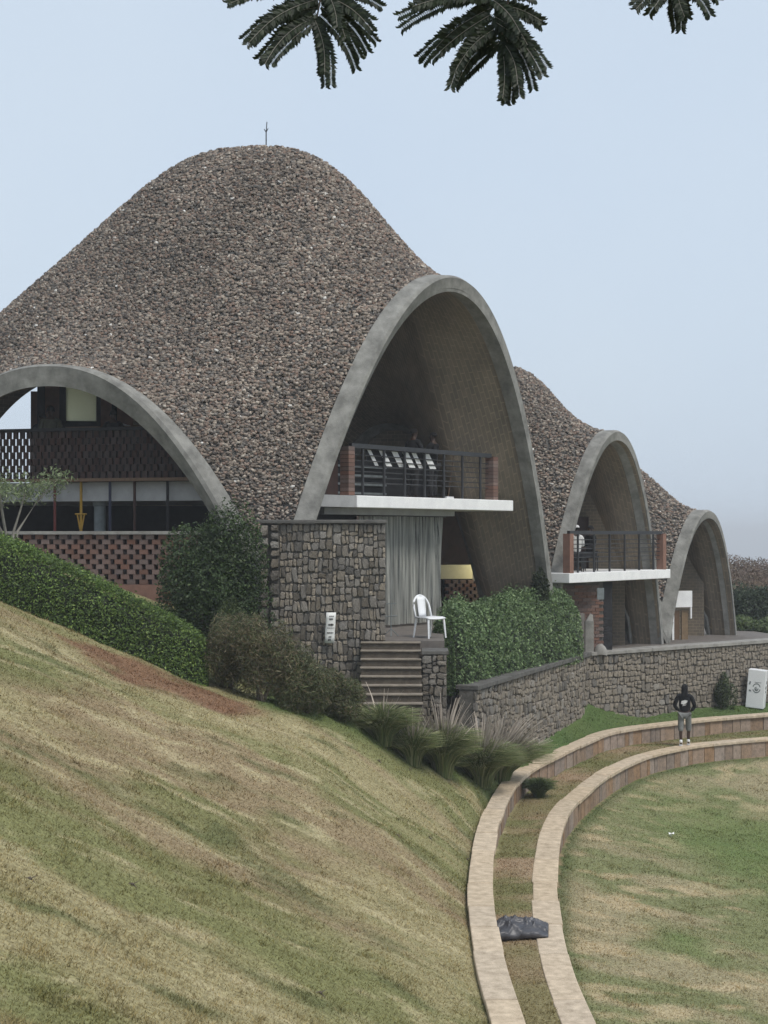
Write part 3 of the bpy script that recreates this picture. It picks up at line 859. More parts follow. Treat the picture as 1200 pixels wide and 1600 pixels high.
# ---- vault 2
F2 = frame((4.98, 40.23, 0), AX)
ZB2 = -1.06
fbox('balcony_slab', F2, .12, 6.1, 0, 3.2, ZB2 - .27, ZB2, M_white, pav2, .015)
railing(pav2, F2, .3, 5.62, .1, ZB2, 1.16, 6, 6, .05)
for x in (.25, 5.72):
    fbox('brick_pier', F2, x - .1, x + .1, .0, .22, ZB2, ZB2 + 1.08, M_brickwall, pav2)
fbox('back_wall', F2, 2.6, 5.6, 2.4, 2.5, ZB2 + .003, ZB2 + 1.6, M_brickdark, pav2)
tbl = fbox('balcony_table', F2, 1.7, 3.1, 1.3, 1.9, ZB2 + .69, ZB2 + .73, M_wood, pav2)
for x in (1.8, 3.0):
    for y in (1.38, 1.82):
        fbox('leg', F2, x - .025, x + .025, y - .025, y + .025, ZB2, ZB2 + .689, M_darkmetal, tbl)
# brick wall under the balcony
Fb = frame((5.05, 41.9, 0), (1, .2))
bw_ = fbox('brick_wall', Fb, 0, 1.25, .1, .3, FL2, ZB2 - .3, M_mortar, pav2)
for r_ in range(21):
    for c_ in range(5):
        off = .125 if r_ % 2 else 0
        x0, x1 = max(c_ * .25 + off - .125, 0), min(c_ * .25 + off + .125, 1.25)
        if x1 - x0 > .06:
            brick(Fb @ Matrix.Translation(((x0 + x1) / 2, .09 + random.uniform(-.012, .012), FL2 + .047 + r_ * .093)), x1 - x0 - .012, .1, .08, bw_, M_brick)
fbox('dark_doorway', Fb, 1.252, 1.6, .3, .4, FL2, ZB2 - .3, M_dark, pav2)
ps = W(936, 928, 41.5)
fbox('wall_sign', frame(ps, (1, .2)), -.1, .1, -.14, -.1, -.15, .17, M_greyblue, pav2)

# ---- vault 3
F3 = frame(W(1045, 1000, 47.6), (1, .25))
F3[2][3] = 0
fbox('opening_panel', F3, .22, .82, .0, .04, -2.35, -1.82, M_white, pav3)
fbox('door_frame', F3, .12, .19, 0, .08, FL2, -2.36, M_white, pav3)
fbox('door_frame', F3, .76, .81, 0, .08, -2.72, -2.36, M_white, pav3)
fbox('door_leaf', F3, .24, .42, .1, .15, FL2, -2.45, M_wood, pav3)
fbox('door_leaf', F3, .5, .72, .1, .15, FL2, -2.45, mat('tan_wood', (.24, .17, .1), (.16, .11, .065), 6, .7, .2), pav3)
#PART3
# ------------------------------------------------------------------ rubble walls
def stone_mesh(k):
    r = random.Random(k); n = 9
    V, F = [], []
    for ring, (sc, y) in enumerate(((1.0, .0), (1.0, -.6), (.86, -1.0))):
        for i in range(n):
            a = 2 * math.pi * (i + r.uniform(-.2, .2)) / n
            c, s = math.cos(a), math.sin(a)
            m = max(abs(c), abs(s)); sq = .62 + .38 / m * .98     # between circle and square
            rad = .5 * sq * r.uniform(.8, 1.04) * sc
            V.append((c * rad * (1 / max(m, .72) * .8 + .12), y + r.uniform(-.08, .08) * (ring > 0), s * rad * (1 / max(m, .72) * .8 + .12)))
    for q in range(2):
        for i in range(n):
            F.append((q * n + i, q * n + (i + 1) % n, (q + 1) * n + (i + 1) % n, (q + 1) * n + i))
    V.append((r.uniform(-.1, .1), -1.05, r.uniform(-.1, .1)))
    for i in range(n): F.append((2 * n + i, 2 * n + (i + 1) % n, 3 * n))
    me = bpy.data.meshes.new('stone'); me.from_pydata(V, [], F); me.update(); me.materials.append(M_stone)
    return me
STONES = [stone_mesh(k) for k in range(12)]

def split(x0, x1, z0, z1, wmax, hmax, r, out):
    w, h = x1 - x0, z1 - z0
    wm, hm = wmax * r.uniform(.6, 1.25), hmax * r.uniform(.6, 1.25)
    if w > wm and (w / wmax >= h / hmax or h <= hm):
        c = x0 + w * r.uniform(.28, .72); split(x0, c, z0, z1, wmax, hmax, r, out); split(c, x1, z0, z1, wmax, hmax, r, out)
    elif h > hm:
        c = z0 + h * r.uniform(.28, .72); split(x0, x1, z0, c, wmax, hmax, r, out); split(x0, x1, c, z1, wmax, hmax, r, out)
    else:
        out.append((x0, x1, z0, z1))

def rubble(root, segs, wmax, hmax, seed, dmin=.05, dmax=.11, limit=300):
    """segs: (frame, length, zbot, ztop); the nearest 'limit' stones become parts, the rest one part"""
    r = random.Random(seed); al = []
    for fr, L, zb, zt in segs:
        rec = []
        n = max(1, round(L / 1.1))
        for i in range(n): split(L * i / n, L * (i + 1) / n, zb, zt, wmax, hmax, r, rec)
        for x0, x1, z0, z1 in rec:
            g = .004
            M_ = fr @ Matrix.Translation(((x0 + x1) / 2, .03, (z0 + z1) / 2)) @ Matrix.Rotation(r.uniform(-.2, .2), 4, 'Y') @ Matrix.Diagonal((max(x1 - x0 - g, .04) * 1.06, r.uniform(dmin, dmax), max(z1 - z0 - g, .04) * 1.06, 1))
            al.append((-(x1 - x0) * (z1 - z0) / M_.translation.y ** 2, r.randrange(12), M_))
    al.sort(key=lambda a: a[0])
    for _, k, M_ in al[:limit]:
        inst('stone', STONES[k], M_, root)
    if len(al) > limit:
        pcs = []
        for _, k, M_ in al[limit:]:
            me = STONES[k]
            pcs.append(([tuple(M_ @ v.co) for v in me.vertices], [tuple(p.vertices) for p in me.polygons]))
        o = multi('stones', pcs, M_stone, root); tag(o, kind='stuff')

# tall wall left of the steps
DW = 30.45
xl, xr = W(405, 0, DW).x, W(603, 0, DW).x
wallA = thing('stone_wall', ((xl + xr) / 2, DW, -3.4), 'tall dark rubble stone wall with a white notice beside the steps', 'wall')
FA = frame((xl, DW, 0), (1, 0))
fbox('wall_core', FA, 0.02, xr - xl - .01, .02, .27, -3.7, .22, M_mortar, wallA)
fbox('wall_coping', FA, -.05, xr - xl + .02, -.1, .32, .225, .3, M_coping, wallA, .015)
rubble(wallA, [(frame((xl + .42, DW, 0), (1, 0)), xr - xl - .43, -3.6, .22)], .19, .3, 4, .03, .075, 280)
rr = random.Random(8)
for cx, w_ in ((.1, .2), (.32, .22)):
    z = -3.5
    while z < .1:
        h_ = rr.uniform(.16, .3); h_ = min(h_, .21 - z)
        M_ = FA @ Matrix.Translation((cx + rr.uniform(-.012, .012), .03, z + h_ / 2)) @ Matrix.Diagonal((w_ * rr.uniform(.78, .95), .16, (h_ - .025) * 1.03, 1))
        inst('stone', STONES[rr.randrange(12)], M_, wallA); z += h_
# poster with a few printed lines
FP = frame(W(516, 981, DW - .14), (1, -.02))
po = fmesh('notice', [tuple(FP @ Vector((x + .018 * z / .3 + (.003 * math.sin(z * 20)), -.004 * math.cos(x * 12), z))) for z in np.linspace(-.315, .315, 6) for x in np.linspace(-.1, .1, 4)], gridF(6, 4), M_paper, None)
tag(po, 'narrow white paper notice fixed to the rubble wall', 'notice')
sm = po.modifiers.new('solid', 'SOLIDIFY'); sm.thickness = .006; sm.offset = 1
marks = []
for z, x0, x1, t in ((.235, -.035, .065, .012), (.175, -.03, .03, .02), (.06, -.04, .06, .026), (-.005, -.06, .07, .008), (-.105, -.06, .06, .014), (-.19, -.02, .03, .016), (-.25, -.03, .03, .024)):
    rq = random.Random(int(z * 1000)); x = x0
    while x < x1:
        w_ = rq.uniform(.012, .026)
        marks.append(([tuple(FP @ Vector((xx + .018 * zz / .3, -.0125, zz))) for xx, zz in ((x, z - t * rq.uniform(.5, 1)), (x + w_, z - t * .6 + .004), (x + w_, z + t * rq.uniform(.5, 1) + .004), (x, z + t))], [(0, 1, 2, 3)]))
        x += w_ + .006
multi('lettering', marks, M_ink, po)
# clip that holds the notice
# steps
st = thing('stone_steps', (.15, 29.4, -3.25), 'dark stone steps climbing to the curtained terrace', 'steps')
for k in range(8):
    z1 = FL1 - .002 - k * .15
    y0 = 30.44 - (k + 1) * .25
    M_ = frame((-.46 + .0 * k, y0, 0), (1, -.015))
    fbox('step', M_, 0, 1.2, .035, .33, z1 - .4, z1 - .03, M_step, st)
    fbox('tread', M_, -.02, 1.21, 0, .325, z1 - .028, z1, M_tread, st, .008)
ck = thing('stone_pier', (.98, 29.4, -3.3), 'low dark stone pier at the right of the steps', 'pier')
FC = frame((.76, 29.75, 0), (1, -.02))
fbox('pier_core', FC, .03, .5, .03, .75, -3.9, -2.42, M_mortar, ck)
fbox('pier_cap', FC, 0, .54, -.03, .78, -2.418, -2.34, M_coping, ck, .012)
rubble(ck, [(FC, .5, -3.85, -2.43)], .24, .22, 12, .05, .09)
# curved retaining wall
wallB = thing('stone_retaining_wall', (5.76, 41.6, -5.3), 'long bent rubble retaining wall with pale coping below the pavilion', 'wall')
segs = []
for i in range(3):
    a, b = RW[i], RW[i + 1]; L = np.hypot(*(b - a)); fr = frame((a[0], a[1], 0), b - a)
    if i == 0: zb = [(-5.3, 0, 1)]
    else: zb = [(-5.6, 0, 1)]
    fbox('wall_core', fr, 0.02, L + .02, .03, .36, -6.0, -3.42, M_mortar, wallB)
    lo = 0
    while lo < L - .05:
        hi = min(lo + random.uniform(1.1, 1.6), L)
        fbox('coping_slab', fr, lo + .004, hi - .004, -.09, .44, -3.415, -3.31 + random.uniform(-.006, .006), M_copinglight if i else M_coping, wallB, .012); lo = hi
    for z, u0, u1 in zb:
        f2 = frame(tuple(a + (b - a) * u0) + (0,), b - a); segs.append((f2, L * (u1 - u0), z, -3.42))
fe = frame((RW[0][0] - .02, RW[0][1] + .4, 0), (.2, -1))
rubble(wallB, segs, .25, .29, 21, .035, .085, 300)

# ------------------------------------------------------------------ foliage
def leaves(name, P, size, cols, parent, nrm=None, spread=.9, m=None, asp=.5):
    n = len(P); r = rng
    d = r.normal(size=(n, 3))
    if nrm is not None: d = nrm * (1 - spread * .5) + d * spread * .6
    d /= np.linalg.norm(d, axis=1)[:, None] + 1e-9
    u = np.cross(d, r.normal(size=(n, 3))); u /= np.linalg.norm(u, axis=1)[:, None] + 1e-9
    v = np.cross(d, u)
    s = (size * r.uniform(.6, 1.35, n))[:, None]
    V = np.stack([P - u * s, P + v * s * asp + d * s * .15, P + u * s, P - v * s * asp + d * s * .15], 1).reshape(-1, 3)
    return fmesh(name, V, np.arange(4 * n).reshape(-1, 4), m or M_leaf, parent, np.repeat(cols, 4, 0))

def palette(n, cols, w=None, jit=.25):
    c = np.array(cols)[rng.choice(len(cols), n, p=w)]
    return c * rng.uniform(1 - jit, 1 + jit, (n, 1))

def hedge(name, label, path, n, size, cols, seed, group=None, power=4.0, w=None, lump=.16):
    """path rows: x, y, base z, height, width"""
    path = np.array(path, float)
    s = np.r_[0, np.cumsum(np.hypot(*np.diff(path[:, :2], axis=0).T))]
    mid = path[len(path) // 2]
    root = thing(name, (mid[0], mid[1], mid[2]), label, 'hedge', group)
    def surf(u, th, k):
        q = np.stack([np.interp(u * s[-1], s, path[:, i]) for i in range(5)], -1)
        tx = np.gradient(path[:, :2], axis=0); tx /= np.linalg.norm(tx, axis=1)[:, None]
        t = np.stack([np.interp(u * s[-1], s, tx[:, i]) for i in range(2)], -1)
        nn = np.stack([-t[..., 1], t[..., 0]], -1)
        c, sn = np.cos(th), np.sin(th)
        rad = (np.abs(c) ** power + np.abs(sn) ** power) ** (-1 / power)
        endf = np.clip(np.minimum(u, 1 - u) * s[-1] / (q[..., 4] * .5), 0, 1); endf = np.sqrt(1 - (1 - endf) ** 2) * .45 + .55
        lm = 1 + (fbm(u * s[-1] * 1.6 + 5, th * 1.5 + seed, seed, 3) - .5) * lump * 2
        x = c * rad * q[..., 4] * .5 * k * endf * lm; z = sn * rad * q[..., 3] * k * (endf * .3 + .7) * lm
        return np.concatenate([q[..., :2] + nn * x[..., None], (q[..., 2] + z)[..., None]], -1), np.concatenate([nn * (c * rad)[..., None], (sn * rad)[..., None]], -1)
    u = rng.random(n); th = rng.random(n) * np.pi
    P, nr = surf(u, th, 1 + rng.normal(0, .045, n))
    ends = rng.random(n) < .14
    P2, _ = surf(np.where(rng.random(n) < .5, .0, 1.), th, rng.random(n) ** .5)
    P = np.where(ends[:, None], P2, P)
    nr = nr / np.linalg.norm(nr, axis=1)[:, None]
    c = palette(n, cols, w) * (.75 + .5 * fbm(P[:, 0] * 2.2 + P[:, 2], P[:, 1] * 2.2 + P[:, 2] * 1.7, seed + 3, 3))[:, None]
    leaves('foliage', P, size, c, root, nr)
    U, TH = np.meshgrid(np.linspace(0, 1, 40), np.linspace(0, np.pi, 18), indexing='ij')
    Pc, _ = surf(U, TH, .86)
    core = fmesh('branches', Pc.reshape(-1, 3), gridF(40, 18), M_leaf, root, np.tile(np.array([(.022, .032, .012)]), (40 * 18, 1)))  # solid dark core added inside the leaves so nothing shows through
    return root

def bush(name, label, base, rx, ry, h, lobes, n, size, cols, seed, group=None, cat='bush', w=None, lobe_r=.42, stems=5, fill=.35, asp=.5, m=None):
    root = thing(name, base, label, cat, group)
    r = np.random.default_rng(seed)
    b = np.array(base)
    C = []
    for k in range(lobes):
        a = r.uniform(0, 2 * np.pi); q = r.random() ** .5 * .62
        C.append((math.cos(a) * q * rx, math.sin(a) * q * ry, h * r.uniform(.3, .78)))
    C = np.array(C); R = np.stack([rx * lobe_r * r.uniform(.75, 1.25, lobes), ry * lobe_r * r.uniform(.75, 1.25, lobes), h * .3 * r.uniform(.75, 1.25, lobes)], 1)
    k = r.integers(0, lobes, n)
    d = r.normal(size=(n, 3)); d /= np.linalg.norm(d, axis=1)[:, None]
    rad = np.where(r.random(n) < fill, r.random(n) ** .5, 1 + r.normal(0, .06, n))
    P = C[k] + d * R[k] * rad[:, None]
    P[:, 2] = np.maximum(P[:, 2], .02)
    c = palette(n, cols, w) * (.7 + .6 * fbm(P[:, 0] * 3 + seed, P[:, 2] * 3 + P[:, 1] * 3, seed, 3))[:, None]
    leaves('foliage', P + b, size, c, root, d, asp=asp, m=m)
    pcs = []
    for i in range(min(stems, lobes)):
        e = C[i] + b; mid = b * .5 + e * .5 + np.array([0, 0, -.08 * h])
        pcs.append(tube([b + np.array([r.uniform(-.08, .08), r.uniform(-.08, .08), -.1]), mid, e], [.035 * h, .026 * h, .012 * h], 6))
    multi('stem', pcs, M_bark, root)
    return root

GR = [(.035, .062, .018), (.05, .085, .024), (.026, .045, .015), (.075, .12, .035)]
def gz(x, y, D):
    q = W(x, y, D); return q
# clipped hedge along the top of the bank
hp = []
for px, py in ((-260, 830), (-150, 872), (-60, 908), (0, 936), (80, 970), (160, 1006), (240, 1040), (318, 1070)):
    q = W(px, py, 26.0 + .0025 * max(px, 0)); q.z = hz(q.x, q.y); wd = .85
    hp.append((q.x - .0, q.y + wd / 2, min(q.z, hz(q.x, q.y + .4)) - .08, 1.12 if px < 200 else 1.05 - (px - 200) * .0012, wd))
hedge('clipped_hedge', 'long clipped green hedge sloping down the top of the bank', hp, 62000, .026, [(.09, .15, .035), (.125, .195, .048), (.06, .1, .03), (.2, .28, .07)], 3, power=6, w=[.35, .3, .2, .15], lump=.05)
# boxy shrub hedge before the steps' terrace
hedge('clipped_shrub', 'rounded clipped green shrub behind the bend of the retaining wall', [(1.35, 32.75, -3.55, 1.8, .9), (1.75, 34.0, -3.55, 1.86, 1.15), (2.75, 36.2, -3.5, 1.86, 1.15), (3.85, 38.5, -3.5, 1.88, 1.1), (4.6, 40.0, -3.5, 1.85, 1.05), (5.15, 41.1, -3.5, 1.7, .9)], 36000, .04, [(.115, .18, .075), (.16, .235, .1), (.07, .115, .048), (.25, .33, .16)], 6, power=2.3, w=[.35, .3, .2, .15], lump=.14)
# tall loose bush left of the wall
q = W(333, 900, 29.4)
bush('tall_bush', 'tall dark leafy bush between the screen wall and the rubble wall', (q.x, q.y, -2.75), 1.12, .75, 3.1, 20, 46000, .034, [(.04, .068, .024), (.055, .09, .03), (.028, .046, .018), (.09, .13, .05)], 15, w=[.35, .3, .22, .13], lobe_r=.5)
# pale open shrub at the left edge
q = W(12, 800, 28.0)
root = thing('pale_shrub', (q.x, q.y, -1.15), 'pale grey-green open shrub with bare branches above the hedge', 'shrub')
pcs, tips = [], []
r_ = random.Random(5)
for k in range(11):
    a = math.radians(r_.uniform(10, 170)); L = r_.uniform(.9, 1.35)
    p0 = Vector((q.x, q.y, -1.2)); p1 = p0 + Vector((.2 * math.cos(a), r_.uniform(-.15, .15), 1.25)); p2 = p1 + Vector((math.cos(a) * .5 * L, r_.uniform(-.3, .3), .5 * L + .2))
    pcs.append(tube([p0, p1, p2], [.035, .025, .014], 6)); tips.append(p2)
    for j in range(2):
        p3 = p2 + Vector((math.cos(a) * .25 + r_.uniform(-.2, .2), r_.uniform(-.2, .2), r_.uniform(0, .28))); pcs.append(tube([p1 * .4 + p2 * .6, p3], [.014, .008], 5)); tips.append(p3)
multi('branch', pcs, M_palebark, root)
tp_ = np.array([tuple(t) for t in tips])
n = 5200; k = rng.integers(0, len(tp_), n)
P = tp_[k] + rng.normal(size=(n, 3)) * np.array([.14, .14, .1])
leaves('foliage', P, .04, palette(n, [(.19, .24, .12), (.26, .31, .17), (.11, .15, .07)]), root, asp=.3)
# dry scrub under the rubble wall
DRY = [(.18, .145, .085), (.12, .115, .06), (.23, .195, .12), (.075, .088, .04), (.1, .12, .048)]
for px, py, rx, h, lab in ((352, 1082, .5, 1.35, 'brown dry scrub at the lower end of the clipped hedge'), (408, 1102, .62, 1.5, 'tangled brown and green scrub left of the white notice'),
                           (470, 1120, .66, 1.25, 'dark green scrub mound under the white notice'), (530, 1130, .52, .95, 'low dry scrub mound beside the foot of the steps')):
    q = GH(px, py)
    bush('dry_scrub', lab, (q.x, q.y + .35, q.z - .05), rx, .5, h, 10, 13000, .05, DRY, px, 'scrub below the rubble wall', 'scrub', w=[.22, .22, .12, .24, .2] if px < 450 else [.1, .16, .06, .36, .32], lobe_r=.52, fill=.5, asp=.13)
for px, py, rx, h, lab in ((356, 968, .42, .9, 'wispy green weeds in front of the tall dark bush'),):
    q = W(px, py, 28.3)
    bush('weeds', lab, (q.x, q.y, -2.9), rx, .35, 1.75, 8, 6000, .04, [(.07, .1, .035), (.11, .14, .055), (.04, .06, .022)], px, None, 'weeds', fill=.6, asp=.2)

# fountain grass clumps
def clump(label, base, R, H, nb, npl, seed, cols, plume=(.42, .365, .31), lean=(0, 0)):
    root = thing('fountain_grass', base, label, 'ornamental grass', 'fountain grass clumps along the kerb')
    r = np.random.default_rng(seed); b = np.array(base)
    def strands(n, w, hs, droop, seg=4, wig=None, rr=1.0):
        a = r.uniform(0, 2 * np.pi, n); out = r.random(n) ** .6 * R * rr; hh = H * hs * r.uniform(.65, 1.1, n)
        st_ = b + np.c_[np.cos(a) * out * .3, np.sin(a) * out * .3, np.zeros(n) - .05]
        V = np.empty((n, (seg + 1) * 2, 3)); dx = np.c_[np.cos(a), np.sin(a), np.zeros(n)]; sd = np.c_[-np.sin(a), np.cos(a), np.zeros(n)]
        sd = sd * .6 + r.normal(size=(n, 3)) * .4
        for k in range(seg + 1):
            t = k / seg
            p = st_ + dx * (out * (.25 * t + .95 * t * t))[:, None] + np.array([0, 0, 1.0]) * (hh * (t * (1 + droop) - droop * t * t * (1 + .3 * (out / R))))[:, None] + np.array([lean[0], lean[1], 0]) * t * t
            ww = w * (1 - t * .85) if wig is None else w * (.25 + .75 * math.sin(math.pi * min(t * 1.15, 1)) * (t > .55))
            V[:, 2 * k] = p - sd * ww; V[:, 2 * k + 1] = p + sd * ww
        i = np.arange(n)[:, None, None] * (seg + 1) * 2
        F = np.array([(2 * k, 2 * k + 1, 2 * k + 3, 2 * k + 2) for k in range(seg)])[None]
        return V.reshape(-1, 3), (i + F).reshape(-1, 4), (seg + 1) * 2
    V, F, k = strands(int(nb * 1.6), .012, .8, .75); nb = int(nb * 1.6)
    fmesh('blades', V, F, M_leaf, root, np.repeat(palette(nb, cols), k, 0))
    if npl:
        V, F, k = strands(npl, .02, 1.15, .25, 7, 1, .85)
        fmesh('plumes', V, F, M_grass, root, np.repeat(palette(npl, [plume, tuple(v * 1.25 for v in plume), tuple(v * .7 for v in plume)]), k, 0))
    return root
GG = [(.17, .21, .085), (.24, .265, .12), (.34, .335, .19), (.12, .16, .062)]
for px, D, R, H, nb, npl, lab in ((598, 28.05, .56, 1.0, 1900, 14, 'low green grass tuft at the foot of the steps'), (645, 28.25, .46, .95, 1500, 40, 'small green grass tuft between the steps and the tall plumed grass'), (692, 29.2, .58, 1.35, 2800, 120, 'tall fountain grass with pale plumes in front of the stone pier'),
                                   (752, 30.9, .68, 1.25, 3400, 150, 'fountain grass with pinkish plumes at the corner of the kerb')):
    q = W(px, 0, D); q.z = hz(q.x, q.y)
    clump(lab, (q.x, q.y, q.z), R, H, nb, npl, px, GG)
q = W(780, 1150, 32.5)
clump('loose pink plumed grass against the end of the retaining wall', (q.x, q.y, hz(q.x, q.y)), .75, 1.25, 1500, 300, 5, GG, lean=(.25, -.1))
q = level_line([(842, 1246)], Z_STRIP)[0]
clump('small green tuft growing between the two kerbs', (q[0], q[1], Z_STRIP), .32, .62, 1300, 0, 9, [(.1, .14, .055), (.14, .18, .07), (.07, .1, .04)])
q = GH(1128, 1112)
bush('wall_bush', 'small olive bush against the retaining wall beside the white box', (q.x, q.y + .3, q.z - .03), .55, .4, 1.15, 9, 5000, .035, [(.06, .085, .035), (.09, .115, .05), (.04, .055, .025)], 77, fill=.5)
q = W(846, 905, 38.6)
bush('dark_plant', 'small dark plant in the shade of the tall arch', (q.x, q.y, FL1), .28, .28, 1.3, 6, 1600, .05, [(.03, .045, .02), (.05, .065, .03)], 78)

# far bank with shrubs behind the smallest vault
FAR = thing('far_bank', (17, 62, -5), 'grassy bank topped with dry reddish scrub beyond the smallest vault', 'bank')
bx = np.linspace(11, 40, 60); by = np.linspace(54, 80, 40)
BX, BY = np.meshgrid(bx, by, indexing='ij')
BZ = -3.5 - .04 * (BX - 14) + sstep(55, 66, BY) * 1.7 - sstep(70, 80, BY) * 7 + (fbm(BX * .5, BY * .5, 3) - .5) * .4
BZ = np.where(BX < 13, BZ - (13 - BX) * 2.5, BZ)
fmesh('earth', np.stack([BX, BY, BZ], -1).reshape(-1, 3), gridF(60, 40), M_ground, FAR, np.tile((.17, .13, .085), (2400, 1)), True)
def bz(x, y): return float(np.interp(y, by, BZ[np.argmin(abs(bx - x))]))
n = 60000
X = rng.uniform(13.2, 34, n); Y = rng.uniform(60, 69, n)
Z = np.array([bz(a, b_) for a, b_ in zip(X[:3000], Y[:3000])]); Z = np.tile(Z, 20); X = np.tile(X[:3000], 20) + rng.normal(0, .25, n); Y = np.tile(Y[:3000], 20) + rng.normal(0, .25, n)
o = leaves('dry_scrub', np.c_[X, Y, Z + rng.random(n) ** 1.8 * .75 * (.5 + fbm(X * .8, Y * .8, 12)) + .02], .085, palette(n, [(.165, .12, .095), (.19, .14, .11), (.135, .1, .08), (.21, .17, .125)]), FAR, asp=.25); tag(o, kind='stuff')
for k, (px, py, D, rx, h) in enumerate(((1160, 985, 57.0, 1.5, 1.75), (1195, 985, 56.5, 1.6, 1.7), (1236, 990, 56.0, 1.7, 1.6), (1160, 1000, 53.0, .8, .85), (1192, 1002, 52.6, .9, .75))):
    q = W(px, py, D)
    bush('roadside_shrub', ('dark green shrub right behind the smallest vault', 'dark green shrub under the dry scrub at the right edge', 'dark shrub beyond the right edge of the view', 'small light green bush at the foot of the smallest vault', 'light green bush above the wall at the right edge')[k], (q.x, q.y, min(q.z, -3.3)), rx, 1.0, h + max(0, q.z + 3.3) * 0, 12, 6000, .06,
         [(.045, .065, .035), (.06, .085, .045), (.035, .05, .028)] if k < 3 else [(.09, .13, .045), (.12, .15, .06), (.06, .09, .035)], 200 + k, 'shrubs beyond the smallest vault', 'shrub', fill=.3)

# ------------------------------------------------------------------ overhanging tree
tree = thing('feathery_tree', (2.6, -2.4, hz(2.6, -2.4)), 'feathery-leaved tree whose leaf sprays hang into the top of the view', 'tree')
tb = Vector((2.6, -2.4, hz(2.6, -2.4)))
multi('trunk', [tube([tb + Vector((0, 0, -.3)), tb + Vector((-.1, .1, 1.5)), tb + Vector((-.2, .3, 3.4)), tb + Vector((-.4, .7, 5.0))], [.2, .16, .13, .09], 10)], M_bark, tree)
DT = 4.6
sprays = [  # base pixel of the leaf stalk, pinnae (base, tip, bend)
    ((520, -150), (494, 34), [((500, -5), (357, 6), 26), ((498, -2), (386, 70), 22), ((494, 12), (396, 66), 24), ((494, 26), (414, 100), 20), ((496, 30), (424, 98), 8), ((492, 34), (508, 134), -8), ((494, 30), (517, 132), -14), ((498, 22), (556, 107), -16), ((500, 8), (574, 80), -20), ((500, -8), (582, 48), -18), ((500, -18), (352, -14), 20), ((500, -18), (596, 10), -15), ((497, 5), (455, 60), 10), ((500, -10), (540, 60), -10)]),
    ((812, -150), (782, 70), [((770, -5), (628, 44), 24), ((768, 0), (645, 10), 18), ((768, 12), (662, 98), 18), ((768, 22), (676, 92), 8), ((772, 40), (704, 138), 26), ((776, 48), (712, 135), 12), ((780, 66), (718, 128), 2), ((782, 72), (790, 160), -8), ((782, 72), (798, 158), -14), ((784, 74), (812, 150), -14), ((778, 52), (826, 110), -14), ((774, 40), (833, 138), -22), ((772, 28), (848, 118), -22), ((770, 10), (846, 40), -12), ((772, 20), (830, 78), -12), ((770, -10), (838, 0), -8), ((770, 0), (810, 60), -10), ((774, 30), (800, 95), -8), ((768, 4), (736, 62), 8)]),
    ((1075, -160), (1056, -22), [((1058, -26), (994, 14), 14), ((1056, -24), (1014, 22), 8), ((1054, -22), (1064, 46), -6), ((1054, -24), (1056, 44), 4), ((1058, -26), (1110, 24), -14), ((1060, -40), (1130, -12), -12)])]
stalk = []
LEAFC = [(.02, .03, .014), (.028, .042, .018), (.014, .022, .01)]
for sp, (b0, b1, pins) in enumerate(sprays):
    top = W(b0[0], b0[1], DT - .1); end = W(b1[0], b1[1], DT)
    stalk.append(tube([top, top * .5 + end * .5 + Vector((.01, 0, .01)), end], [.006, .004, .0025], 5))
    pins = pins + [((b[0] + random.uniform(-6, 6), b[1] - random.uniform(2, 14)), (t[0] + random.uniform(-14, 14), t[1] - random.uniform(4, 26)), bend * random.uniform(.5, 1.2)) for b, t, bend in pins]
    for k, (b, t, bend) in enumerate(pins):
        dz = random.uniform(-.12, .12)
        n = 46
        u = np.linspace(0, 1, n)
        b, t = np.array(b, float), np.array(t, float); d = t - b; nn = np.array([d[1], -d[0]]) / np.hypot(*d)
        pts = b + d * u[:, None] + nn * (np.sin(u * np.pi) * bend * .55)[:, None] * (-1)
        D = DT + dz * u
        Pw = np.stack([(pts[:, 0] - 600) / FPX * D, D, (HY - pts[:, 1]) / FPX * D], 1)
        T = np.gradient(Pw, axis=0); T /= np.linalg.norm(T, axis=1)[:, None]
        side = np.cross(T, np.array([0, 1.0, 0])); side /= np.linalg.norm(side, axis=1)[:, None]
        V, C = [], []
        for i in range(1, n):
            for sg in (-1, 1):
                L = .029 * (.55 + .45 * math.sin(min(1, u[i] * 1.3) * math.pi * .75 + .3)) * random.uniform(.8, 1.15)
                ax = side[i] * sg * .84 + T[i] * .5 + np.array([0, random.uniform(-.35, .35), -.1])
                ax = ax / np.linalg.norm(ax)
                wv = T[i] * .0062 + np.array([0, random.uniform(-.003, .003), 0])
                p = Pw[i]
                V += [p, p + ax * L * .5 - wv, p + ax * L, p + ax * L * .5 + wv]; C.append(LEAFC[random.randrange(3)])
        lf = fmesh('leaf', np.array(V), np.arange(len(V)).reshape(-1, 4), M_leaf, tree, np.repeat(np.array(C), 4, 0))
        multi('midrib', [tube([Vector(p) for p in Pw[::5]], .0008, 4)], M_palebark, lf)
for x0 in (0, 1, 2):
    top = W(sprays[x0][0][0], sprays[x0][0][1], DT - .1)
    stalk.append(tube([tb + Vector((-.4, .7, 5.0)), Vector((top.x * .5 + .9, 2.4, 2.9)), top], [.06, .03, .006], 7))
multi('branch', stalk, M_bark, tree)

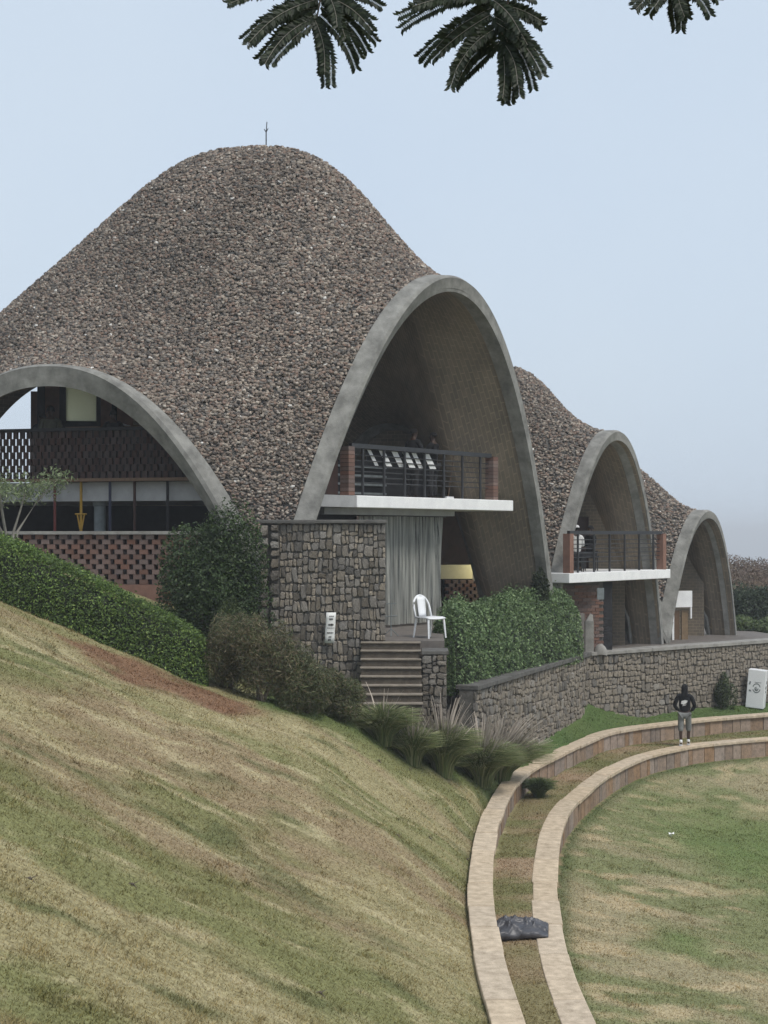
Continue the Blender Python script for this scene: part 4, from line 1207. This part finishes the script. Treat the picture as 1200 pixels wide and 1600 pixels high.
# ------------------------------------------------------------------ small things
# grey tarp slumped between the kerbs
c = level_line([(812, 1462)], Z_STRIP)[0]
nu, nv = 80, 60
U, Vv = np.meshgrid(np.linspace(-1, 1, nu), np.linspace(-1, 1, nv), indexing='ij')
R2 = np.sqrt(U ** 2 + Vv ** 2)
fold = np.abs(fbm(U * 1.5 + Vv * 3.4 + 3, U * .5 - Vv * 1.2, 5, 2) - .5) * 2.6
prof = np.clip((1 - np.abs(U) ** 2.6) * (1 - np.abs(Vv) ** 2.4), 0, 1) ** .5
wob = fbm(U * 1.6 + 4, Vv * 1.6, 8, 3)
rid = 1 - np.abs(np.sin(4.2 * (Vv + .45 * U) + 5 * (wob - .5)))
rid2 = 1 - np.abs(np.sin(7.5 * (Vv * .6 - .8 * U) + 6 * (fbm(U * 2 + 9, Vv * 2, 14, 2) - .5)))
hgt_ = prof * (.27 - .19 * (U + 1) * .5) * (.7 + .45 * wob) + prof ** .5 * (.07 * rid ** 2 + .03 * rid2 ** 3)
TX = c[0] + .02 + U * .42 + Vv * .04; TY = c[1] + .05 + Vv * .34 + U * .1
und = np.where(sdist(TX, TY, LOW) > -.46, Z_LOW + .012, Z_STRIP + .02)
k_ = np.clip((sdist(TX, TY, LOW) + .62) / .16, 0, 1); und = (Z_STRIP + .03) * (1 - k_) + (Z_LOW + .015) * k_
tarp = fmesh('crumpled_tarp', np.stack([TX, TY, und + hgt_], -1).reshape(-1, 3), gridF(nu, nv), M_tarp, None, smooth=True)
tag(tarp, 'crumpled dark grey plastic tarp slumped between the two kerbs', 'tarp')
tarp.modifiers.new('solid', 'SOLIDIFY').thickness = .012
# litter on the pitch
q = GH(1049, 1309)
fmesh('paper_litter', [(q.x - .06, q.y - .03, q.z + .07), (q.x + .0, q.y - .05, q.z + .09), (q.x + .06, q.y - .02, q.z + .07), (q.x - .05, q.y + .06, q.z + .1), (q.x + .01, q.y + .05, q.z + .08), (q.x + .07, q.y + .05, q.z + .11), (q.x, q.y, q.z + .0)], [(0, 1, 4, 3), (1, 2, 5, 4), (0, 1, 6), (3, 4, 6)], M_paper)
tag(bpy.data.objects['paper_litter'], 'scrap of white paper lying on the green pitch', 'litter')
# fallen twigs on the bank
for k, (px, py) in enumerate(((640, 1204), (592, 1192), (672, 1312), (622, 1308), (205, 1388), (45, 1378), (730, 1345), (500, 1556))):
    q = GH(px, py); a = random.uniform(-.5, .5); L = random.uniform(.1, .2)
    d = Vector((math.cos(a), math.sin(a), 0))
    o = multi('twig', [tube([q - d * L + Vector((0, 0, .012)), q + Vector((0, .03 + L * .2, .02)), q + d * L * .6 + Vector((0, -.02, hz(q.x + d.x * L, q.y + d.y * L) - q.z + .012))], [.006, .012, .005], 5), tube([q + Vector((0, .02, .015)), q + d * .06 + Vector((0, .08, .03))], [.006, .003], 5)], M_bark)
    tag(o, ('dark twig in the grass nearest the corner of the kerb', 'dark twig below the low grass tuft', 'twig on the bank near the kerb bend', 'twig left of the twig near the kerb bend', 'dark twig lying mid bank at the left', 'dark twig at the left edge of the bank', 'twig at the edge of the upper kerb', 'twig on the lower bank near the bottom edge')[k], 'twig', 'twigs on the bank')
# white plastic chair
ch = thing('plastic_chair', (W(672, 998, 31.35).x, 31.5, FL1), 'white moulded plastic chair at the top of the steps', 'chair', local=True, rotz=math.radians(38))
def loc(name, pieces, m, parent, smooth=False): return multi(name, pieces, m, parent, smooth)
# chair local: faces -y, so the back is at +y
for sx in (-1, 1):
    loc('leg', [tube([(sx * .21, -.2, .44), (sx * .235, -.245, 0)], [.026, .018], 7)], M_plastic, ch)
    loc('leg', [tube([(sx * .2, .2, .44), (sx * .23, .27, 0)], [.026, .018], 7)], M_plastic, ch)
sv = [(x, y, .44 + .012 * (x / .22) ** 2 + (.02 if y < -.2 else 0) * -1) for x in np.linspace(-.235, .235, 7) for y in np.linspace(-.24, .23, 6)]
se = fmesh('seat', sv, gridF(7, 6), M_plastic, ch, smooth=True); x_ = se.modifiers.new('s', 'SOLIDIFY'); x_.thickness = .03
arc = [(-.22, .21, .43)] + [(.215 * math.cos(a), .235 + .07 * (math.sin(a)) + .04, .63 + .26 * math.sin(a)) for a in np.linspace(math.pi, 0, 13)] + [(.22, .21, .43)]
bk = loc('backrest', [tube(arc, .024, 7)], M_plastic, ch, True)
spv = [(x, .25 + .075 * (z - .44) / .44, z) for z in np.linspace(.44, .87, 6) for x in np.linspace(-.1 - .03 * (z - .44), .1 + .03 * (z - .44), 4)]
o = fmesh('splat', spv, gridF(6, 4), M_plastic, bk); o.modifiers.new('s', 'SOLIDIFY').thickness = .014
# curtain below the balcony
cx0, cx1 = 3.35, 6.7
u = np.linspace(0, 1, 140); zz = np.linspace(0, 1, 14)
Cv = []
for k in zz:
    for t in u:
        gath = 1 - .06 * math.sin(k * math.pi)
        x = cx0 + (cx1 - cx0) * (.5 + (t - .5) * gath)
        y = .55 + .055 * math.sin(t * 70 + 1.5 * math.sin(t * 9)) * (.5 + .5 * k) + .03 * math.sin(t * 23 + k * 2)
        v = F1 @ Vector((x, y, (FL1 + .06) + (ZB1 - .44 - FL1 - .06) * (1 - k)))
        Cv.append(tuple(v))
cu = fmesh('curtain', Cv, gridF(14, 140), M_curtain, None, smooth=True)
tag(cu, 'grey sheer curtain hanging below the large balcony', 'curtain')
rod = multi('curtain_rod', [tube([F1 @ Vector((cx0 - .1, .55, ZB1 - .435)), F1 @ Vector((cx1 + .1, .55, ZB1 - .435))], .016, 6)], M_darkmetal, cu)
# dark folding stand beside the curtain
q = W(611, 985, 32.0)
sd_ = thing('metal_stand', (q.x, q.y, FL1), 'spindly grey metal stand between the rubble wall and curtain', 'stand')
multi('upright', [tube([(q.x, q.y, FL1 + .12), (q.x, q.y, FL1 + .72)], .012, 6)], M_greyblue, sd_)
multi('foot', [tube([(q.x - .16, q.y, FL1 + .005), (q.x, q.y, FL1 + .16), (q.x + .16, q.y, FL1 + .005)], .01, 5), tube([(q.x, q.y - .14, FL1 + .005), (q.x, q.y, FL1 + .16)], .01, 5)], M_greyblue, sd_)
multi('crossbar', [tube([(q.x - .14, q.y, FL1 + .42), (q.x + .14, q.y, FL1 + .44)], .012, 6), tube([(q.x - .1, q.y, FL1 + .7), (q.x + .12, q.y, FL1 + .71)], .01, 6)], M_greyblue, sd_)
# striped banner inside the railing
bn = fmesh('striped_banner', [tuple(F1 @ Vector((3.1 + (5.85 - 3.1) * t + .12 * k, .17 + .012 * math.sin(t * 20), ZB1 + 1.06 - .36 * k))) for k in np.linspace(0, 1, 5) for t in np.linspace(0, 1, 40)], gridF(5, 40), M_black)
tag(bn, 'black cloth with slanting white stripes hung inside the large balcony railing', 'banner')
for k, (a, w_) in enumerate(((.03, .05), (.18, .075), (.36, .08), (.5, .085), (.64, .07), (.8, .09))):
    V = [tuple(F1 @ Vector((3.1 + 2.75 * (a + w_ * i / 3 + .06 * z) + .12 * z, .155 + .012 * math.sin((a + w_ * i / 3) * 20) + (0 if z < .5 else -.004), ZB1 + 1.055 - .35 * z))) for z in np.linspace(0, 1, 5) for i in range(4)]
    fmesh('stripe', V, gridF(5, 4), M_whitecloth, bn)
# broom on the balcony
multi('broom', [tube([F1 @ Vector((6.55, .3, ZB1 + .04)), F1 @ Vector((6.65, .2, ZB1 + 1.12))], .012, 6)], M_wood)
bo = bpy.data.objects['broom']; tag(bo, 'thin broom with a white head leaning on the large balcony railing', 'broom')
fbox('broom_head', F1, 6.42, 6.72, .25, .33, ZB1 + .005, ZB1 + .06, M_whitecloth, bo)
# folded white cloth on the side counter
n_ = 12
cl = fmesh('folded_cloth', [tuple(FLf @ Vector((-4.5 + i * .05 - .2, 1.5 + j * .045, 2.463 + .05 * math.sin(i * .6) ** 2 * math.sin(j * .5 + .4) ** 2 + .03 * ((i * 7 + j * 3) % 5) / 5))) for i in range(n_) for j in range(8)], gridF(n_, 8), M_whitecloth)
tag(cl, 'crumpled white cloth on the counter of the side balcony', 'cloth'); cl.modifiers.new('s', 'SOLIDIFY').thickness = .015
# printed white box by the wall
q = GH(1180, 1106)
wb = thing('white_box', (q.x, q.y, q.z), 'tilted white box with dark printed emblem beside the retaining wall', 'box', local=True, rotz=math.radians(-14))
wb.rotation_euler = (0, math.radians(5), math.radians(-24))
o = fmesh('box_body', boxv(-.27, .27, -.2, .2, 0, 1.18), BOXF, M_plastic, wb); b_ = o.modifiers.new('b', 'BEVEL'); b_.width = .015; b_.segments = 2
def ring(cx, cz, r0, r1, y, n=14, a0=0, a1=2 * math.pi, vert=True):
    V, F = [], []
    for i in range(n + 1):
        a = a0 + (a1 - a0) * i / n
        for r in (r0, r1):
            V.append((cx + r * math.cos(a), y, cz + r * math.sin(a) * 1.2))
    F = [(2 * i, 2 * i + 1, 2 * i + 3, 2 * i + 2) for i in range(n)]
    return V, F
fr_ = [ring(.02, .62, .1, .125, -.204, a0=.3, a1=2.9), ring(.02, .62, .1, .125, -.204, a0=3.5, a1=6.1), ring(.02, .6, .03, .06, -.204, a0=2.2, a1=6.6), ([(-.01, -.204, .55), (.03, -.204, .55), (.02, -.204, .68)], [(0, 1, 2)]), ([(-.22, -.204, .72), (-.18, -.204, .7), (-.16, -.204, .8), (-.2, -.204, .82)], [(0, 1, 2, 3)]), ([(-.21, -.204, .5), (-.13, -.204, .5), (-.14, -.204, .54), (-.2, -.204, .56)], [(0, 1, 2, 3)]), ([(-.05, -.204, .79), (.15, -.204, .79), (.15, -.204, .805), (-.05, -.204, .805)], [(0, 1, 2, 3)])]
multi('printed_emblem', fr_, M_greyblue, o)
sd2 = [([(.274, y, z) for y, z in ((-.1, .6), (.05, .6), (.06, .68), (-.08, .7))], [(0, 1, 2, 3)]), ([(.274, y, z) for y, z in ((-.02, .74), (.1, .76), (.1, .86), (.0, .84))], [(0, 1, 2, 3)]), ([(.274, y, z) for y, z in ((-.06, .48), (.06, .48), (.05, .54), (-.06, .55))], [(0, 1, 2, 3)])]
multi('printed_emblem', sd2, M_greyblue, o)
# pale stone post behind the retaining wall
q = W(921, 1000, 41.9)
sp_ = thing('stone_post', (q.x, q.y, FL2), 'pale stone post standing behind the retaining wall beside the clipped shrub', 'post')
multi('post_body', [(boxv(q.x - .13, q.x + .11, q.y - .1, q.y + .1, FL2, FL2 + .95), BOXF), ([(q.x - .11, q.y - .08, FL2 + .95), (q.x + .1, q.y - .08, FL2 + .95), (q.x + .1, q.y + .08, FL2 + .95), (q.x - .11, q.y + .08, FL2 + .95), (q.x + .02, q.y, FL2 + 1.16), (q.x + .1, q.y, FL2 + 1.12)], [(0, 1, 5, 4), (1, 2, 5), (2, 3, 4, 5), (3, 0, 4)])], M_copinglight, sp_)
fr_ = frame((q.x + .3, q.y - .1, 0), (1, 0))
so = fmesh('boulder', [tuple(fr_ @ Vector((.2 * math.cos(a) * math.cos(b_), .15 * math.sin(a) * math.cos(b_), FL2 + .3 * max(math.sin(b_), 0) + .02 * math.sin(a * 3)))) for b_ in np.linspace(0, 1.5, 6) for a in np.linspace(0, 2 * math.pi, 12)], gridF(6, 12), M_copinglight)
tag(so, 'small rounded grey stone beside the pale stone post', 'stone')
# warm wall lamp in the passage beyond the tall arch
lp = thing('passage_lamp', (3.05, 42.0, -.8), 'small warm lamp lighting the cream beam in the passage', 'lamp')
mL = bpy.data.materials.new('lamp_glow'); mL.use_nodes = True
mL.node_tree.nodes['Principled BSDF'].inputs['Emission Color'].default_value = (1, .78, .3, 1); mL.node_tree.nodes['Principled BSDF'].inputs['Emission Strength'].default_value = 6
multi('bulb', [tube([(3.05, 42.0, -.86), (3.05, 42.0, -.78)], .04, 8)], mL, lp)
ld = bpy.data.lights.new('passage_light', 'POINT'); ld.energy = 16; ld.color = (1, .9, .6); ld.shadow_soft_size = .06
lo = bpy.data.objects.new('passage_light', ld); COL.objects.link(lo); lo.parent = lp; lo.location = (0, -.22, -.03)

# ------------------------------------------------------------------ people
def skin(name, J, edges, m, parent, root):
    names = list(J)
    me = bpy.data.meshes.new(name)
    me.from_pydata([J[k][0] for k in names], [(names.index(a), names.index(b)) for a, b in edges], [])
    me.update()
    o = link(name, me, m, parent)
    sk = o.modifiers.new('skin', 'SKIN'); sk.use_smooth_shade = True
    lay = me.skin_vertices[0] if len(me.skin_vertices) else None
    if lay is None:
        bpy.context.view_layer.objects.active = o
        lay = me.skin_vertices[0]
    for i, k in enumerate(names):
        r = J[k][1]; lay.data[i].radius = r if hasattr(r, '__len__') else (r, r)
        lay.data[i].use_root = (k == root)
    s = o.modifiers.new('sub', 'SUBSURF'); s.levels = 2; s.render_levels = 2
    return o

def person(loc_, rotz, label, shirt, pants, sit=False, arms='rest', cap=None, group=None, H=1.72, sleeve='long', shorts=False, shoes=None, lean=0.0, turn=0.0):
    root = thing('person', loc_, label, 'person', group, local=True, rotz=rotz)
    k = H / 1.75
    root.scale = (k, k, k)
    dz = -.43 if sit else 0.0
    def P(x, y, z): return (x, y + lean * max(0, z - .95), z + dz)
    hip = .95
    J = {'pel': (P(0, 0, hip), (.14, .1)), 'belly': (P(0, .01, 1.1), (.13, .1)), 'chest': (P(0, .0, 1.3), (.15, .11)), 'sh': (P(0, -.01, 1.43), (.1, .085)), 'neck': (P(0, .0, 1.52), .055),
         'jaw': (P(0, .03, 1.59), (.065, .075)), 'head': (P(0, .02, 1.66), (.078, .095)), 'crown': (P(0, .0, 1.735), (.055, .065))}
    E = [('pel', 'belly'), ('belly', 'chest'), ('chest', 'sh'), ('sh', 'neck'), ('neck', 'jaw'), ('jaw', 'head'), ('head', 'crown')]
    A, L = {}, {}
    for s, t in ((-1, 'l'), (1, 'r')):
        if arms == 'pocket':
            pts = [(s * .19, -.01, 1.41), (s * .29, -.06, 1.16), (s * .2, .13, 1.0), (s * .14, .16, .98)]
        elif arms == 'table':
            pts = [(s * .19, 0, 1.41), (s * .25, .08, 1.15), (s * .16, .32, 1.1), (s * .12, .39, 1.1)]
        else:
            pts = [(s * .19, 0, 1.41), (s * .25, -.02, 1.14), (s * .25, .08, .93), (s * .245, .12, .85)]
        A[t] = [P(*p) for p in pts]
        if sit: pl = [(s * .1, 0, hip + dz - .03), (s * .12, .42, .5), (s * .12, .44, .1), (s * .12, .55, .03)]
        else:
            f = .1 if (s > 0 and arms == 'pocket') else (-.12 if arms == 'pocket' else 0)
            pl = [(s * .1, 0, .88), (s * .11, f * .6 + .03, .5), (s * .1, f, .09), (s * .11, f + .13, .03)]
        L[t] = pl
        for i, (nm, r) in enumerate((('a0', .055), ('a1', .045), ('a2', .033), ('a3', .03))): J[nm + t] = (A[t][i], r)
        for i, (nm, r) in enumerate((('l0', .085), ('l1', .058), ('l2', .04), ('l3', .035))): J[nm + t] = (pl[i], r)
        E += [('sh', 'a0' + t), ('a0' + t, 'a1' + t), ('a1' + t, 'a2' + t), ('a2' + t, 'a3' + t), ('pel', 'l0' + t), ('l0' + t, 'l1' + t), ('l1' + t, 'l2' + t), ('l2' + t, 'l3' + t)]
        # fingers
        h0 = Vector(A[t][3]); dr = (h0 - Vector(A[t][2])).normalized()
        for fk in range(5):
            off = Vector((0, 0, 1)).cross(dr).normalized() if abs(dr.z) < .9 else Vector((1, 0, 0))
            o_ = off * (fk - 2) * .016
            ln = (.05, .075, .085, .08, .06)[fk]
            J[f'f{fk}{t}'] = (tuple(h0 + o_ + dr * .03), .009); J[f'g{fk}{t}'] = (tuple(h0 + o_ * 1.2 + dr * (.03 + ln) + Vector((0, 0, -.02))), .007)
            E += [('a3' + t, f'f{fk}{t}'), (f'f{fk}{t}', f'g{fk}{t}')]
    skin('body', J, E, M_skin, root, 'pel')
    # hair, ears and face
    hd = Vector(P(0, .01, 1.672))
    def ell(c, r, n=10, m=8, z0=-1.0):
        V = [(c[0] + r[0] * math.cos(a) * math.cos(b), c[1] + r[1] * math.sin(a) * math.cos(b), c[2] + r[2] * math.sin(b)) for b in np.linspace(z0, math.pi / 2, m) for a in np.linspace(0, 2 * math.pi, n)]
        return V, [tuple(int(v) for v in f) for f in gridF(m, n)]
    multi('hair', [ell((hd.x, hd.y - .02, hd.z + .02), (.088, .1, .085), 14, 9, -.55)], M_hair, root, True)
    multi('nose', [ell((hd.x, hd.y + .11, hd.z - .035), (.016, .02, .025), 8, 6)], M_skin, root, True)
    for s in (-1, 1):
        multi('ear', [ell((hd.x + s * .085, hd.y, hd.z - .02), (.012, .022, .032), 8, 6, -1.4)], M_skin, root, True)
        multi('eye', [ell((hd.x + s * .033, hd.y + .098, hd.z - .002), (.013, .008, .008), 8, 6, -1.4)], M_ink, root, True)
    if cap:
        multi('cap', [ell((hd.x, hd.y - .005, hd.z + .035), (.1, .112, .085), 16, 8, 0), ([(-.07, hd.y + .09, hd.z + .04), (.07, hd.y + .09, hd.z + .04), (.05, hd.y + .19, hd.z + .025), (-.05, hd.y + .19, hd.z + .025)], [(0, 1, 2, 3)])], cap, root)
    # top
    JT = {'pel': (P(0, 0, .93), (.165, .13)), 'belly': (P(0, .01, 1.1), (.16, .13)), 'chest': (P(0, 0, 1.3), (.178, .14)), 'sh': (P(0, -.01, 1.45), (.12, .1))}
    ET = [('pel', 'belly'), ('belly', 'chest'), ('chest', 'sh')]
    for t in 'lr':
        JT['a0' + t] = (A[t][0], .075); JT['a1' + t] = (A[t][1], .064); ET += [('sh', 'a0' + t), ('a0' + t, 'a1' + t)]
        if sleeve == 'long':
            JT['a2' + t] = (A[t][2], .05); ET += [('a1' + t, 'a2' + t)]
    top = skin('top', JT, ET, shirt, root, 'chest')
    JP = {'pel': (P(0, 0, .95), (.15, .12))}; EP = []
    for t in 'lr':
        a, b, c_ = [Vector(v) for v in L[t][:3]]
        JP['l0' + t] = (tuple(a), .105); JP['l1' + t] = (tuple(b), .085); EP += [('pel', 'l0' + t), ('l0' + t, 'l1' + t)]
        if not shorts: JP['l2' + t] = (tuple(c_ + Vector((0, 0, .03))), .065); EP += [('l1' + t, 'l2' + t)]
        else: JP['l2' + t] = (tuple(b * .72 + c_ * .28), .08); EP += [('l1' + t, 'l2' + t)]
    skin('trousers', JP, EP, pants, root, 'pel')
    for t in 'lr':
        f = Vector(L[t][3]); a = Vector(L[t][2])
        skin('shoe', {'top': (tuple(a + Vector((0, 0, .1))), .052), 'heel': (tuple(Vector((a.x, a.y - .02, .045))), .045), 'ball': (tuple(Vector((f.x, f.y + .02, .038))), (.045, .036)), 'toe': (tuple(Vector((f.x, f.y + .09, .034))), (.04, .03))}, [('top', 'heel'), ('heel', 'ball'), ('ball', 'toe')], shoes or M_dark, root, 'heel')
    return root, top

# walker on the lower kerb, seen from behind
wq = np.array([(1066 - 600) / FPX * 41.1, 41.1])
i_ = np.argmin(np.hypot(*(LOW - wq).T)); tn = LOW[i_ + 3] - LOW[i_ - 3]; tn /= np.hypot(*tn)
wq = LOW[i_] + np.array([-tn[1], tn[0]]) * .23
rt, top = person((wq[0], wq[1], Z_LOW + .002), math.radians(-14), 'person in black hooded top and grey shorts walking away along the lower kerb', M_black, M_grey, arms='pocket', H=1.68, shorts=True, shoes=M_plastic)
skin('hood', {'a': ((0, -.06, 1.44), (.13, .1)), 'b': ((0, -.08, 1.53), (.1, .08)), 'c': ((0, -.03, 1.66), (.1, .115)), 'd': ((0, -.01, 1.74), (.06, .07))}, [('a', 'b'), ('b', 'c'), ('c', 'd')], M_black, rt, 'b')
multi('back_emblem', [([(x, -.153 - .012 * math.cos(x * 9), z) for x, z in ((-.1, 1.22), (-.02, 1.19), (.07, 1.25), (.09, 1.31), (.02, 1.33), (-.08, 1.3))], [(0, 1, 2, 3, 4, 5)]), ([(x, -.156, z) for x, z in ((-.07, 1.15), (.04, 1.18), (.06, 1.2), (-.04, 1.18))], [(0, 1, 2, 3)])], M_whitecloth, rt)
# onlookers
v = F1 @ Vector((6.0, 1.0, ZB1)); person(tuple(v), math.radians(-40), 'person in black jacket leaning at the large balcony railing, left of two', M_black, M_dark, arms='table', lean=.12, group='onlookers on the balconies')
v = F1 @ Vector((6.75, .9, ZB1)); person(tuple(v), math.radians(60), 'person in dark jacket with white collar at the large balcony, right of two', M_black, M_dark, arms='table', H=1.66, group='onlookers on the balconies')
v = F2 @ Vector((1.75, .75, ZB2))
rt, top = person((v.x, v.y, v.z), math.radians(20), 'seated person in white cap on the middle vault balcony', M_whitecloth, M_dark, sit=True, arms='table', cap=M_whitecloth, sleeve='short', group='onlookers on the balconies')
def stool(name, pos, label):
    s_ = thing(name, tuple(pos), label, 'chair', 'dark chairs on the balconies')
    multi('seat', [(boxv(pos[0] - .22, pos[0] + .22, pos[1] - .22, pos[1] + .22, pos[2] + .4, pos[2] + .44), BOXF)], M_dark, s_)
    for a in (-1, 1):
        for b in (-1, 1): multi('leg', [tube([(pos[0] + a * .18, pos[1] + b * .18, pos[2]), (pos[0] + a * .18, pos[1] + b * .18, pos[2] + .4)], .018, 6)], M_darkmetal, s_)
stool('dark_stool', v, 'dark stool under the person in the white cap')
v = F2 @ Vector((3.0, 1.0, ZB2))
person((v.x, v.y, v.z), math.radians(120), 'seated person in dark clothes right of the one in the white cap', M_black, M_dark, sit=True, arms='table', group='onlookers on the balconies')
stool('dark_stool', v, 'dark stool under the darkly dressed seated person')
for px, D, sh, lab in ((79, 33.6, M_olive, 'person in olive top standing at the side balcony with back turned'), (66, 34.1, M_dark, 'person in black half hidden behind the one in olive'), (177, 33.3, M_black, 'person in black at the right end of the side balcony')):
    v = W(px, 700, D); v.z = 1.162
    person(tuple(v), math.radians(10), lab, sh, M_dark, group='people on the side balcony', H=1.74 if px == 79 else 1.62)

# ------------------------------------------------------------------ haze
hz_me = bpy.data.meshes.new('haze'); hz_me.from_pydata(boxv(-8800, 8800, -300, 8800, -170, 16), [], BOXF); hz_me.update()
hm = bpy.data.materials.new('haze'); hm.use_nodes = True
hm.node_tree.nodes.remove(hm.node_tree.nodes['Principled BSDF'])
pv = hm.node_tree.nodes.new('ShaderNodeVolumePrincipled')
pv.inputs['Color'].default_value = (.93, .96, 1, 1); pv.inputs['Density'].default_value = .001
hm.node_tree.links.new(pv.outputs[0], hm.node_tree.nodes['Material Output'].inputs['Volume'])
ho = link('haze', hz_me, hm); tag(ho, kind='stuff')
